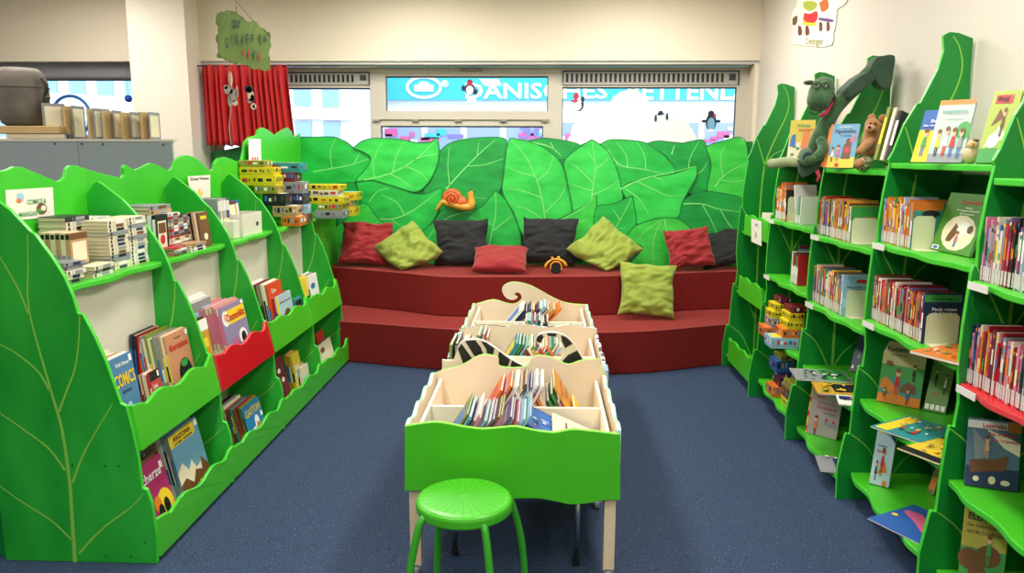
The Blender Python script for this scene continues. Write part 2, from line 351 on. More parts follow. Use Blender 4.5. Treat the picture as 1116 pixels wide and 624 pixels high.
LEAVES = [ # tone, outline, veins
 (2, [(575,153.5),(591,150.5),(605,151.6),(623,154.6),(632,160),(618,173),(600,172),(585,165)], [[(580,155),(600,160),(612,170)],[(600,155),(606,166)]]),
 (0, [(322,150),(335,149.5),(350,149),(365,149.5),(377,154.5),(385,161),(400,168),(404,178),(398,192),(385,199),(341,208),(322,210)], [[(341,187),(365,183),(380,180),(402,173)],[(362,184),(360,165),(366,151)],[(385,180),(392,166)]]),
 (2, [(322,207),(341,205),(385,199),(397,215),(395,235),(380,262),(341,262),(322,262)], [[(345,240),(365,222),(392,212)]]),
 (2, [(479,165),(491,155.6),(514,150.6),(548,150.3),(552,161),(551,180),(546,205),(530,224),(510,232),(485,232),(462,210),(470,195)], [[(486,206),(505,185),(525,165),(540,152)],[(490,202),(488,180),(490,160)],[(510,181),(530,179),(550,172)],[(520,170),(522,155)],[(488,206),(505,214),(530,216)]]),
 (0, [(388,198),(405,196),(430,203),(452,210.5),(465,211),(481,205),(480,222),(472,240),(458,254),(444,262),(425,250),(410,236),(395,222)], [[(405,238),(430,238),(452,228),(478,208)],[(425,238),(440,247),(458,246)],[(440,233),(432,220),(415,212)],[(402,220),(412,208),(424,205)]]),
 (3, [(345,262),(378,238),(396,221),(412,237),(432,255),(444,262),(438,290),(345,292)], [[(380,285),(400,255),(412,240)],[(396,247),(415,245),(440,258)]]),
 (1, [(385,161),(393,154.6),(400,152),(411,150.6),(437,152),(455,155.6),(470,154.6),(475.4,150.3),(478,157),(478,172),(473,188),(464,202),(452,209),(430,203),(405,196),(388,197),(400,182),(403,170)], [[(397,196),(425,189),(452,174),(474,154)],[(408,193),(407,175),(416,155)],[(428,187),(432,170),(440,154)],[(440,181),(455,186),(466,196)],[(452,174),(462,170),(476,168)],[(425,189),(438,196),(450,205)]]),
 (2, [(466,258),(474,240),(482,229),(496,224),(516,227),(520,236),(506,246),(490,262)], [[(472,250),(490,236),(514,230)]]),
 (0, [(444,262),(460,252),(472,243),(480,248),(500,262),(510,275),(520,292),(440,292)], [[(450,285),(465,262),(474,248)]]),
 (1, [(552,162),(556,150.9),(565,152),(575,153.6),(591,160),(605,170),(614,182),(621,196),(627,212),(628,232),(612,240),(600,250),(585,262),(570,256),(560,232),(548,210),(549,190)], [[(592,262),(594,240),(588,205),(574,172),(558,153)],[(593,232),(610,215),(618,198)],[(590,215),(570,208),(553,205)],[(584,192),(568,188),(553,182)],[(586,196),(598,186),(603,170)],[(593,240),(575,228),(563,225)]]),
 (0, [(540,207),(551,218),(560,235),(567,255),(568,276),(564,292),(497,292),(500,262),(504,244),(515,232),(528,222)], [[(529,292),(534,262),(540,235),(540,210)],[(536,252),(552,240),(557,236)],[(537,245),(522,240),(512,236)],[(531,275),(550,268),(566,270)],[(533,266),(515,262),(504,262)]]),
 (2, [(704,156.5),(718,153.4),(744,156),(764,152.1),(770,160),(774,180),(771,205),(762,210),(745,208),(735,188),(728,172),(715,163)], [[(732,168),(735,158)],[(750,190),(752,172),(762,154)],[(748,196),(765,186),(771,176)]]),
 (0, [(655,157),(667,152.1),(700,154.6),(715,163),(728,174),(736,188),(715,196),(690,204),(678,204),(668,180)], [[(662,163),(676,180),(700,184),(728,190)],[(684,182),(682,168),(672,155)],[(704,185),(702,168),(694,155)],[(672,177),(668,190)]]),
 (3, [(769,160),(785,154.6),(813,154.6),(813,222),(800,216),(785,212),(771,208),(775,180)], [[(779,204),(786,194),(800,184),(813,178)],[(788,192),(785,172),(790,158)],[(786,196),(800,198),(812,196)]]),
 (1, [(645,152.1),(654,157.6),(665,168),(672,184),(677,203),(678,218),(665,224),(648,228),(628,236),(622,215),(617,190),(615,176),(628,163)], [[(644,226),(646,205),(649,180),(645,154)],[(647,200),(632,185),(623,178)],[(648,185),(660,176),(664,172)],[(646,212),(664,204),(675,196)],[(646,208),(632,204),(622,200)],[(648,175),(640,165)]]),
 (2, [(745,218),(762,209),(790,211),(813,222),(813,270),(790,275),(770,265),(755,252),(738,236)], [[(745,222),(765,222),(785,228),(812,231)],[(765,222),(775,240),(785,262)],[(785,228),(795,245),(806,256)]]),
 (1, [(760,179),(759,192),(752,205),(743,222),(738,237),(715,238),(693,244),(690,228),(678,205),(700,195),(735,189)], [[(676,206),(700,195),(735,187),(758,181)],[(695,198),(712,206),(728,213),(745,212)],[(682,206),(696,216),(706,232)],[(712,192),(722,196)]]),
 (3, [(650,213),(650,232),(648,252),(640,270),(622,280),(617,292),(586,292),(585,262),(593,245),(612,237),(635,225)], [[(588,246),(610,240),(632,228),(649,214)],[(605,242),(622,244),(640,240)],[(612,262),(625,245),(632,240)]]),
 (0, [(689,213),(693,235),(692,252),(684,262),(672,292),(636,292),(640,270),(646,252),(650,226),(668,222)], [[(656,262),(672,246),(688,216)],[(668,250),(682,248)],[(662,256),(655,240)],[(676,240),(668,228)]]),
 (3, [(680,262),(690,248),(705,241),(725,237),(740,239),(752,248),(762,262),(770,278),(774,292),(690,292),(700,270)], [[(724,239),(728,258),(735,292)],[(722,239),(705,250),(694,262)],[(730,248),(745,262),(757,285)],[(720,242),(712,262),(712,288)]]),
 (1, [(762,292),(768,270),(790,262),(813,270),(813,292)], [[(772,290),(790,275),(812,272)]]),
]
for k, (tone, poly, veins) in enumerate(LEAVES):
    y = YL-.003-.0035*k
    P = smooth([at(x, q, 'y', y) for x, q in poly+[poly[0]]], 3)[:-1]
    P = [Vector((min(max(p.x, -2.115), 1.785), y, max(p.z, .63))) for p in P]
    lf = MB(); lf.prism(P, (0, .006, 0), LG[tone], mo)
    # painted outline and veins belong to the leaf picture
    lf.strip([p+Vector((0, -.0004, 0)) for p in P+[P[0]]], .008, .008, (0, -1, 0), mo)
    for vv in veins:
        V = [at(x, q, 'y', y-.001) for x, q in vv]
        V = [Vector((min(max(p.x, -2.115), 1.785), y-.001, max(p.z, .63))) for p in V]
        lf.strip(V, .013 if vv is veins[0] else .008, .004, (0, -1, 0), mv)
    lf.build('painted_leaf', mural)

# snail fixed on the mural
ys = YL-.11
sn = empty('snail_figure', at(493, 226, 'y', ys), 'orange wooden snail with a spiral shell on the painted leaf wall', 'decoration')
sb = MB(); body = [(475,229.5),(481,221.5),(486,220),(500,224),(510,225.5),(514,222),(513,213),(512,209)]
sb.tube(smooth([at(x, y, 'y', ys) for x, y in body], 4), [.006]+[.02]*7*1+[.028]*18+[.022]*3, skin_ := mat('snail_skin', '#d9a13c', .5), 10) if False else None
pp = smooth([at(x, y, 'y', ys+.0) for x, y in body], 4); n_ = len(pp)
sb.tube(pp, [.006+.03*min(1, i/(n_*.3)) if i < n_*.75 else .028 for i in range(n_)], mat('snail_skin', '#d9a13c', .5), 10)
sb.ball(at(513, 212, 'y', ys), (.03, .022, .025), mat('snail_skin', '#d9a13c')); sb.build('snail_body', sn, sm=True)
sc_ = at(493, 216, 'y', ys)
sh = MB(); sh.ball(sc_, (.085, .04, .085), mat('snail_shell', '#d2521c', .45, hx2='#e06a22', scale=9), 14)
sh.ball(at(501, 220, 'y', ys), (.07, .035, .05), mat('snail_shell', '#d2521c'), 14); sh.build('snail_shell', sn, sm=True)
sp = MB(); P = []
for i in range(40):
    a = i*.33; r = .008+.058*i/39; P.append(sc_+Vector((r*math.cos(a+2.2), -.04*math.sqrt(max(0, 1-(r/.085)**2))-.001, r*math.sin(a+2.2))))
sp.tube(P, .004, mat('snail_spiral', '#8a2f0e', .5), 6); sp.build('shell_spiral', sn)
for (x, y) in ((512.8, 206), (517, 208.5)):
    t = MB(); a = at(514, 211, 'y', ys-.01); b = at(x, y, 'y', ys-.02); t.tube([a, b], .003, mat('snail_skin', '#d9a13c'), 6); t.ball(b, .007, mat('snail_eye', '#5a3518')); t.build('feeler', sn, sm=True)

# ----------------------------------------------------------- stepped bench
redc = mat('red_carpet', '#7e2422', .9, var=.14, scale=260, spec=.1, sheen=1.0)
redc.node_tree.nodes['Principled BSDF'].inputs['Sheen Tint'].default_value = (1, .25, .25, 1); redc.node_tree.nodes['Principled BSDF'].inputs['Sheen Roughness'].default_value = .35
rede = mat('red_carpet_edge', '#a03a36', .8)
bench = empty('stepped_bench', (-.13, 5.9, 0), 'two-step seating bench covered in dark red carpet under the leaf wall', 'bench')
def curve_y(cp, x):
    P = smooth([Vector((a, b, 0)) for a, b in cp], 8)
    for a, b in zip(P, P[1:]):
        if a.x <= x <= b.x: return a.y+(b.y-a.y)*(x-a.x)/(b.x-a.x)
    return cp[0][1] if x < cp[0][0] else cp[-1][1]
F1 = [(-2.07, 5.82), (-1.49, 5.74), (-.74, 5.54), (0, 5.44), (.74, 5.53), (1.39, 5.79), (1.8, 5.84)]
F2 = [(-2.07, 6.46), (-1.70, 6.40), (-1.15, 6.16), (-.75, 5.97), (-.2, 6.0), (.4, 6.06), (.81, 6.16), (1.2, 6.30), (1.57, 6.40), (1.8, 6.42)]
def step(cp, z0, z1, yb, xl, xr, name):
    b = MB(); n = 40; xs = [xl+(xr-xl)*i/n for i in range(n+1)]
    front = [Vector((x, curve_y(cp, x), z0)) for x in xs]
    b.prism(front+[Vector((xr, yb, z0)), Vector((xl, yb, z0))], (0, 0, z1-z0), redc)
    o = b.build(name, bench, bevel=.012)
    e = MB(); e.tube([Vector((p.x, p.y+.004, z1-.004)) for p in front], .0065, rede, 6); e.build('step_nosing', o)
    return o
step(F1, 0, .32, 6.72, -2.07, 1.80, 'lower_step')
step(F2, .3201, .64, 6.72, -2.07, 1.80, 'upper_step')

# --------------------------------------------------------------- bookcases
def seg_profile(P): # list with None marking a notch is already flat
    return P
LP = [(0,0),(-.006,.12),(.003,.25),(.018,.305),(.036,.312),(.042,.44),(.055,.54),(.072,.638),(.092,.648),(.112,.72),(.136,.81),(.168,.90),(.208,.990),(.226,.992),(.24,1.06),(.265,1.13),(.30,1.195),(.36,1.285),(.375,1.295),(.44,1.37),(.53,1.44),(.552,1.452),(.575,1.435),(.600,1.40),(.605,1.38)]
RP = [(0,0),(-.004,.16),(.018,.305),(.023,.322),(.040,.318),(.044,.45),(.052,.60),(.058,.642),(.074,.638),(.080,.73),(.066,.86),(.068,1.0),(.078,1.19),(.084,1.212),(.094,1.208),(.092,1.30),(.102,1.42),(.118,1.545),(.112,1.562),(.13,1.60),(.165,1.71),(.213,1.798),(.226,1.80),(.25,1.856),(.288,1.943),(.304,2.02),(.295,2.078),(.32,2.092),(.36,2.088),(.42,2.066),(.425,1.9),(.43,1.78)]
XL, XR = -1.485, 1.385      # front feet
def edge_d(P, z):
    for a, b in zip(P, P[1:]):
        if a[1] <= z <= b[1] and b[1] > a[1]: return a[0]+(b[0]-a[0])*(z-a[1])/(b[1]-a[1])
    return P[-1][0]
def leaf_panel(side, y, m, parent, veins, y_off=0):
    P, x0, s, back = (LP, XL, -1, .605) if side == 'L' else (RP, XR, 1, .43)
    pts = [Vector((x0+s*d, y-.01, z)) for d, z in P]+[Vector((x0+s*back, y-.01, 0))]
    b = MB(); b.prism(pts, (0, .02, 0), m, lime_e)
    for vv in veins:
        V = [Vector((x0+s*d, y-.0112, z)) for d, z in vv]; b.strip(V, vv_w(vv, veins), .004, (0, -1, 0), vein)
    return b.build('side_panel', parent, bevel=.003)
def vv_w(v, vs): return .016 if v is vs[0] else .009
def px_veins(lst, y=2.77):
    out = []
    for l in lst: out.append([(XL-at(a, b, 'y', y).x, at(a, b, 'y', y).z) for a, b in l])
    return out
LV = px_veins([[(88,611),(85,565),(82,520),(74,465),(66,436),(57.7,407),(38.5,336),(37.5,290),(37,254)],
  [(92,598),(106,582),(124.6,565),(148,548),(162,533)], [(85,522),(95,495),(106,474),(128,437)], [(70.5,445),(80,420),(88,398),(92,370),(93,341)],
  [(85,584),(75,574),(62,562),(40,548),(23,537),(6,524)], [(77,508),(60,485),(35,466),(15,452),(0,442)], [(61,423),(50,404),(35,390),(18,378),(0,370)], [(38,340),(28,315),(13,288),(0,268)]])
RV = [[(.235,.0),(.23,.4),(.225,.8),(.22,1.2),(.235,1.5),(.30,1.70),(.365,1.85),(.385,1.95),(.365,2.03),(.335,2.075)]]
for z in (.318, .64, 1.208):
    RV += [[(.232,z-.30),(.20,z-.20),(.13,z-.07),(.045 if z < 1 else .09,z)], [(.232,z-.22),(.29,z-.12),(.40,z-.03)]]
RV += [[(.25,1.54),(.31,1.60),(.42,1.64)], [(.24,1.50),(.20,1.62),(.17,1.70)]]
YLs = [2.745, 3.50, 4.25, 5.02, 5.76]
YRs = [5.78, 5.01, 4.22, 3.455, 2.665, 1.88]
CORN = [(0,195),(8,185),(16,181.5),(24,182),(32,185),(45,190.5),(62,197.5),(68,196.5),(71.5,192),(73,184),(77,180),(84,180.5),(100,186),(120,191),(133,194),(136,190),(135,183),(136,179),(140,181),(147,185.5),(155,182),(164.6,177.4),(172,180),(185,186.5),(189,182),(192,174.5),(197,170.5),(203.5,169),(210,170.5),(216.5,174.5),(223,181),(229.5,187),(233,184),(234,178),(238,172.5),(245,171),(252,173),(260,176.5),(264,174),(266,165),(267,155),(272,149.5),(281,147),(281.5,141.5),(286.5,138.7),(293,142),(300,147.5),(306,143),(313.5,138.7),(318,143),(320,149),(326,146),(331,141.5),(336.5,144.4),(341,149)]
XB = -2.09
top_line = [(p.y, p.z) for p in (at(x, y, 'x', XB) for x, y in CORN)]
top_line[0] = (2.70, top_line[0][1])
def top_seg(y0, y1):
    def zz(y):
        for a, b in zip(top_line, top_line[1:]):
            if a[0] <= y <= b[0]: return a[1]+(b[1]-a[1])*(y-a[0])/max(1e-6, b[0]-a[0])
        return top_line[-1][1]
    return [(y0, zz(y0))]+[p for p in top_line if y0+.003 < p[0] < y1-.003]+[(y1, zz(y1))]
def wavy(y0, y1, n, f): return [(y0+(y1-y0)*i/n, f(i/n)) for i in range(n+1)]
LN = ['nearest', 'second', 'third', 'fourth']
Lcase = []
Ltxt = ['green leaf-sided bookcase bay nearest the camera on the left, with manga stacks',
        'left green bookcase bay whose middle bin has a red front',
        'left green bookcase bay holding a white box and the Erstes Wissen card',
        'left green bookcase bay topped by the tall pile of board games']
BINZ = [(.455, .632), (.02, .178)]
for i in range(4):
    y0, y1 = YLs[i], YLs[i+1]
    b = empty('bookcase', (-1.8, (y0+y1)/2, 0), Ltxt[i], 'bookcase', 'leaf-shaped bookcase bays on the left')
    Lcase.append(b)
    leaf_panel('L', y0, leafA, b, LV)
    if i == 3: leaf_panel('L', y1, leafA, b, LV)
    if i == 0:   # back-to-back unit behind, only its end panel shows
        P = [(-.004+(-2.09-XL)*0-2.10-.0-(.605-d)+.0, z) for d, z in LP]
        pts = [Vector((-2.105-(.605-d), y0+.02, z)) for d, z in LP if z <= 1.452]+[Vector((-2.105, y0+.02, 0))]
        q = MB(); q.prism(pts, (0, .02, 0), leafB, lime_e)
        q.strip([Vector((-2.105-.2, y0+.018, z)) for z in (0, .4, .8, 1.2)], .016, .006, (0, -1, 0), vein)
        q.strip([Vector((-2.115, y0+.018, .55)), Vector((-2.16, y0+.018, .38)), Vector((-2.30, y0+.018, .2))], .009, .004, (0, -1, 0), vein)
        q.build('rear_side_panel', b, bevel=.003)
    a0, a1 = y0+.011, y1-.011
    # white rear panel of the lower compartments
    MB().box((-1.825, a0, .0), (-1.811, a1, 1.06), whitep).build('rear_panel', b)
    # wave-topped back board
    ts = top_seg(y0 if i else 2.70, y1)
    MB().prism([Vector((XB, y, z)) for y, z in ts]+[Vector((XB, ts[-1][0], 1.03)), Vector((XB, ts[0][0], 1.03))], (-.018, 0, 0), boardg, lime_e).build('back_board', b, bevel=.002)
    # display shelf
    f = lambda t, i=i: -1.745-.012*math.sin(t*math.pi*4+i)-.012*t
    fr = wavy(a0, a1, 24, f)
    MB().prism([Vector((x, y, 1.062)) for y, x in fr]+[Vector((XB+.001, a1, 1.062)), Vector((XB+.001, a0, 1.062))], (0, 0, .024), lime, lime_e).build('display_shelf', b, bevel=.004)
    for k, (z0, z1) in enumerate(BINZ):
        amp = .014
        top = wavy(a0-.004, a1+.004, 30, lambda t: z1+.002-amp*math.sin(t*math.pi*5+.6*i)*(1-abs(2*t-1)**6)-(.012 if .1 < t < .9 else 0)+(.01 if t > .93 else 0))
        def X(z): return XL+.004-edge_d(LP, max(0, z))*.9
        pm_ = redp if (i == 1 and k == 0) else lime
        pe = mat('red_edge', '#e0424a', .3) if pm_ is redp else lime_e
        pts = [Vector((X(z)+.004, y, z)) for y, z in top]+[Vector((X(z0)+.004, a1+.004, z0)), Vector((X(z0)+.004, a0-.004, z0))]
        MB().prism(pts, (-.016, 0, 0), pm_, pe).build('bin_front', b, bevel=.003)
        MB().box((-1.81, a0, z0+.01), (X(z0)-.014, a1, z0+.026), lime).build('bin_floor', b)
    # panel screws
    for d, z in ((.12, .40), (.30, .40), (.17, .40), (.04, .09), (.10, .03), (.2, .03)):
        sc = MB(); sc.box((XL-d-.003, y0-.0125, z-.003), (XL-d+.003, y0-.010, z+.003), dark); sc.build('screw', b)
# end bay over the bench
b = empty('bookcase', (-1.9, 6.25, .64), 'short green shelf end over the bench, holding yellow game boxes', 'bookcase', 'leaf-shaped bookcase bays on the left'); Lcase.append(b)
MB().box((-1.815, 5.772, .641), (-1.80, 6.70, 1.060), mat('lime_paint_panel', '#55b832', .4, hx2='#5cc038')).build('front_panel', b)
MB().prism([Vector((x, y, 1.062)) for y, x in wavy(5.772, 6.70, 20, lambda t: -1.765-.01*math.sin(t*12))]+[Vector((XB+.001, 6.70, 1.062)), Vector((XB+.001, 5.772, 1.062))], (0, 0, .024), lime, lime_e).build('display_shelf', b, bevel=.003)
ts = top_seg(YLs[4], 6.72)
MB().prism([Vector((XB, y, z)) for y, z in ts]+[Vector((XB, 6.72, .645)), Vector((XB, YLs[4], .645))], (-.018, 0, 0), boardg, lime_e).build('back_board', b, bevel=.002)

RLV = [None, [.13, .475, .83, 1.185, 1.545], [.09, .44, .80, 1.165, 1.515], [.135, .49, .86, 1.205, 1.548], [.10, .445, .80, 1.16, 1.505]]
Rtxt = ['right green bookcase bay beside the bench with shallow lime bins', 'right green bookcase bay holding stacked board games under a red top shelf',
        'right green bookcase bay with a teddy bear and sky blue book on top', 'right green bookcase bay showing the round horse picture cover',
        'right green bookcase bay at the picture edge with a red shelf']
Rcase = []
def shelfR(b, y0, y1, z, i, m=lime, me=lime_e, x_back=1.80, ext=.0, name='shelf'):
    lo, hi = min(y0, y1)+.011, max(y0, y1)-.011
    fi, ni = ((.060, .026) if z < .3 else (.024, .004) if z < .6 else (.003, .001))
    fr = wavy(lo, hi, 26, lambda t: XR+edge_d(RP, z)+ni+(fi-ni)*t+.010*math.sin(t*math.pi*5.0+i)*min(1, 6*t, 6*(1-t))-ext*math.sin(math.pi*t)**.7)
    return MB().prism([Vector((x, y, z-.024)) for y, x in fr]+[Vector((x_back, hi, z-.024)), Vector((x_back, lo, z-.024))], (0, 0, .024), m, me).build(name, b, bevel=.004)
for i in range(5):
    y0, y1 = YRs[i], YRs[i+1]
    b = empty('bookcase', (1.6, (y0+y1)/2, 0), Rtxt[i], 'bookcase', 'leaf-shaped bookcase bays on the right'); Rcase.append(b)
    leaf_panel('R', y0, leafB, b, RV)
    if i == 4: leaf_panel('R', y1, leafB, b, RV)
    MB().box((1.803, y1+.011, 0), (1.815, y0-.011, 1.50), dgreen).build('back_panel', b)
    if i == 0:
        for (z0, z1) in ((1.02, 1.165), (.575, .72), (.08, .25)):
            lo, hi = y1+.05, y0-.13
            x = XR+edge_d(RP, z0)+.012
            top = wavy(lo, hi, 24, lambda t: z1-.008*math.sin(t*math.pi*5))
            MB().prism([Vector((x, y, z)) for y, z in top]+[Vector((x, hi, z0)), Vector((x, lo, z0))], (.016, 0, 0), lime, lime_e).build('bin_front', b, bevel=.003)
            MB().box((x+.017, y1+.011, z0), (1.80, y0-.011, z0+.014), lime).build('bin_floor', b)
    else:
        for k, z in enumerate(RLV[i]):
            red = (i == 4 and k == 2) or (i == 1 and k == 4)
            shelfR(b, y0, y1, z, i+k, redp if red else lime, mat('red_edge', '#e0424a', .3) if red else lime_e, ext=.018 if k < 4 else .008)
            if k in (2, 3) and False or k in (2, 3):
                x = XR+edge_d(RP, z)-.022
                MB().box((x, y0-.15, z-.024), (x+.004, y0-.035, z+.001), mat('label_holder_white', '#e6e2dc', .4)).build('label_holder', b)
# ------------------------------------------------------ book trough tables
def caster(parent, x, y):
    q = MB(); q.lathe([(.022, -.011), (.025, -.006), (.025, .006), (.022, .011)], (x, y, .026), mat('caster_grey', '#8a8d92', .4), 16, 'x')
    q.box((x-.018, y-.012, .03), (x+.018, y+.012, .062), mat('caster_fork', '#c9cbd0', .3, metal=.6)); q.build('caster', parent)
def trough(name_label, x0, x1, y0, y1, ztop, legs, left_lining=True):
    b = empty('book_trough_table', ((x0+x1)/2, (y0+y1)/2, 0), name_label, 'book table', 'wooden trough tables in the middle')
    MB().box((x0+.03, y0+.02, .372), (x1-.03, y1-.02, .386), woodin).build('trough_floor', b)
    ym = y0+(y1-y0)*.47
    MB().box((x0+.05, ym-.008, .386), (x1-.05, ym+.008, ztop-.035), mat('divider_rim', '#f3e8d0', .5)).build('divider', b, bevel=.003)
    for s, x in ((1, x0), (-1, x1)):
        top = wavy(y0+.004, y1-.004, 40, lambda t: ztop-.006+.010*math.sin(t*math.pi*7))
        xx = x if s > 0 else x-.016
        rim = trough.rim
        MB().prism([Vector((xx, y, z)) for y, z in top]+[Vector((xx, y1-.004, .36)), Vector((xx, y0+.004, .36))], (.016, 0, 0), woodin, rim).build('side_board', b, bevel=.002)
        if s > 0 and not left_lining: continue
        xi = x0+.036 if s > 0 else x1-.05
        MB().box((xi, y0+.02, .386), (xi+.014, y1-.02, ztop-.028), mat('divider_rim', '#f3e8d0')).build('side_lining', b, bevel=.003)
    for (x, y) in legs:
        lg_ = MB().box((x-.021, y-.021, .05), (x+.021, y+.021, .3715), wood).build('leg', b, bevel=.003)
        caster(lg_, x, y)
    return b
lime_rim = mat('trough_lime_rim', '#8be23c', .35)
bw_rim = mat('trough_checked_rim', '#e9efe9', .5)
def rim_checks():
    nt = bw_rim.node_tree; N = nt.nodes; L = nt.links; b = N['Principled BSDF']
    tc = N.new('ShaderNodeTexCoord'); w = N.new('ShaderNodeTexNoise'); w.inputs['Scale'].default_value = 22; w.inputs['Detail'].default_value = 0
    r = N.new('ShaderNodeValToRGB'); r.color_ramp.interpolation = 'CONSTANT'; e = r.color_ramp.elements
    e[0].color = (*lin('#20242c'), 1); e[1].position = .42; e[1].color = (*lin('#eef0ea'), 1); k = e.new(.56); k.color = (*lin('#6fa4d8'), 1)
    L.new(tc.outputs['Object'], w.inputs['Vector']); L.new(w.outputs['Fac'], r.inputs[0]); L.new(r.outputs[0], b.inputs['Base Color'])
rim_checks()
trough.rim = mat('trough_mixed_rim', '#7fdd6a', .4, hx2='#bfeef0', scale=14)
T1 = trough('nearest trough table with a bright lime front board, filled with picture books', -.488, .292, 2.65, 3.37, .612, [(-.46, 2.70), (.262, 2.70), (-.44, 3.32), (.262, 3.30)])
def pxb(L, y): return [at(a, b, 'y', y) for a, b in L]
top = [(441,464),(454,462),(473,459.7),(486,461),(507,465),(526,467),(542,466),(560,464.5),(567.6,465.5),(585,469),(603,471),(615,469),(626,467.7),(647,469.6),(676,473)]
bot = [(676,545),(657,545.5),(640,548.5),(621.6,549.6),(607,546.7),(586,543),(562,543.5),(545,545),(520,543),(490,537),(466,535),(441,535)]
lg = mat('front_board_lime', '#43bb1a', .35, hx2='#4cc61f', scale=2)
A = smooth(pxb(top, 2.65), 3); B = smooth(pxb(bot, 2.65), 3)
MB().prism(A+B, (0, .018, 0), lg, lime_rim).build('front_board', T1, bevel=.003)
rear1 = [(480,420),(480,408),(484.5,402),(500.5,399),(516.5,389.6),(524,386.5),(531,386),(540.6,388),(543.6,391),(543.4,396.5),(546,399),(552,400),(560,400.5),(567.6,400),(573,398.5),(576.5,395.5),(580,389.7),(585,387.4),(590.6,387),(601,389),(611.7,394),(620.5,396.8),(631,393),(641.7,391.5),(652,390.8),(654.3,393),(654,397.6),(657.6,402),(667,406.5),(668,420)]
P = pxb(rear1, 3.37); P[0].z = P[-1].z = .37; P[0].x = P[1].x = -.486; P[-1].x = P[-2].x = .29
MB().prism([P[0]]+smooth(P[1:-1], 2)+[P[-1]], (0, .016, 0), woodin, lime_rim).build('rear_board', T1, bevel=.002)
for (x, y, tz) in ((-.334, 2.86, .365), (.146, 2.80, .365)):
    q = MB(); q.tube([(x, y, .02), (x+.01, y+.02, tz)], .0105, chrome, 12); ml = q.build('metal_leg', T1, sm=True)
    q = MB(); q.lathe([(.014, .001), (.015, .005), (.014, .03)], (x, y, 0), black, 12); q.build('rubber_foot', ml)
q = MB(); q.box((.10, 2.79, .345), (.165, 2.84, .371), mat('caster_fork', '#c9cbd0')); q.build('leg_bracket', T1)

trough.rim = bw_rim
T2 = trough('middle trough table with a zebra-striped wavy front board', -.452, .312, 3.42, 4.17, .615, [(-.42, 3.47), (.28, 3.47), (-.42, 4.12), (.28, 4.12)], False)
zb = mat('zebra_black', '#14151a', .45); zc_ = mat('zebra_cream', '#e4d6ba', .5)
lo = [(490,405),(494,392),(499,377.5),(502,373),(507,370),(519,369),(530,372),(540.5,379),(553,388),(565,395.5),(575,398.5),(585,399),(600,398),(606,396),(611,390.5),(613.5,384.5),(613.2,377.5),(611,372),(606,367.4),(599,366),(594,367.2),(591.5,369.5),(591,373.5),(587,374),(584,371.5),(584,368.2),(586.5,364.4),(595,361.7),(607.6,362),(618,366.5),(625,373.5),(632,384.5),(637,393),(646,397),(656,399),(660,410)]
P = pxb(lo, 3.42); zz = .37
P[0] = Vector((-.45, 3.42, P[1].z)); P[-1].x = .31
MB().prism([Vector((-.45, 3.42, zz))]+smooth(P, 2)+[Vector((.31, 3.42, zz))], (0, .016, 0), zc_, mat('zebra_rim', '#eef0f4', .4)).build('front_board', T2, bevel=.002)
for poly in ([(499,380),(503,374),(520,398),(523,404),(508,404)], [(507,371.2),(518,370.4),(524,378),(530,395),(526,397),(516,386)], [(524,371.2),(530,373),(539,379.5),(538,383),(536,396),(533,394),(530,380)],
             [(544,382.5),(556,391.5),(553,400),(541,404),(542,393)], [(558,392.5),(570,398.5),(566,404),(555,404)],
             [(584.6,371),(584.6,368.4),(587,365.4),(591,364),(592.5,367.5),(590.6,370.5),(590,372.5),(587,373)], [(596,362.8),(607,363.2),(605.5,366.6),(597,365.4)], [(611.5,364.8),(618,367.8),(624,374),(616,379),(614.6,376),(612.3,371)], [(629,381.5),(635.5,392),(636.5,402),(610,402),(613,393),(619,386.5)]):
    MB().prism([p+Vector((0, -.001, 0)) for p in pxb(poly, 3.42)], (0, -.0015, 0), zb).build('zebra_stripe', T2)
r2 = [(500,372),(506,358),(514,355.5),(525,354),(540,354.5),(552,356),(565,352.8),(574,352.5),(585,355),(598,356.5),(612,354.5),(622,353.2),(634,355.5),(646,357),(650,358),(656,372)]
P = pxb(r2, 4.17); P[0] = Vector((-.45, 4.17, P[1].z)); P[-1] = Vector((.31, 4.17, P[-2].z))
MB().prism([Vector((-.45, 4.17, .37))]+smooth(P, 2)+[Vector((.31, 4.17, .37))], (0, .016, 0), woodin, bw_rim).build('rear_board', T2, bevel=.002)
trough.rim = mat('trough_mixed_rim', '#7fdd6a')
T3 = trough('farthest trough table with a curling wave crest on its rear board', -.446, .306, 4.20, 5.0, .62, [(-.42, 4.25), (.28, 4.25), (-.42, 4.95), (.28, 4.95)])
P = [Vector((-.44, 4.20, .58)), Vector((-.3, 4.20, .60)), Vector((-.18, 4.20, .615)), Vector((-.07, 4.2, .628)), Vector((0, 4.20, .622)), Vector((.06, 4.20, .605)), Vector((.15, 4.20, .628)), Vector((.3, 4.20, .60))]
MB().prism([Vector((-.44, 4.20, .37))]+smooth(P, 4)+[Vector((.3, 4.20, .37))], (0, .014, 0), lg, lime_rim).build('front_board', T3, bevel=.002)
r3 = [(514.6,332),(526,328.8),(537.7,326),(549,329),(557,330.8),(563,329.8),(567.5,326.5),(568.3,322.5),(566,319.3),(562.6,318.8),(560.8,320.6),(562,322),(564,322.8),(563.5,325),(560,326.6),(556,326.6),(551,324),(547.8,319),(547.3,314),(550,310),(556,307.4),(562,307),(568.5,308),(576,310),(584,313.5),(599,322),(607,326),(614.6,329),(626,331),(639.6,331.7)]
P = smooth(pxb(r3, 5.0), 2); P[0].x = -.444; P[-1].x = .304
MB().prism([Vector((-.444, 5.0, .37))]+P+[Vector((.304, 5.0, .37))], (0, .016, 0), woodin, lime_rim).build('rear_board', T3, bevel=.002)

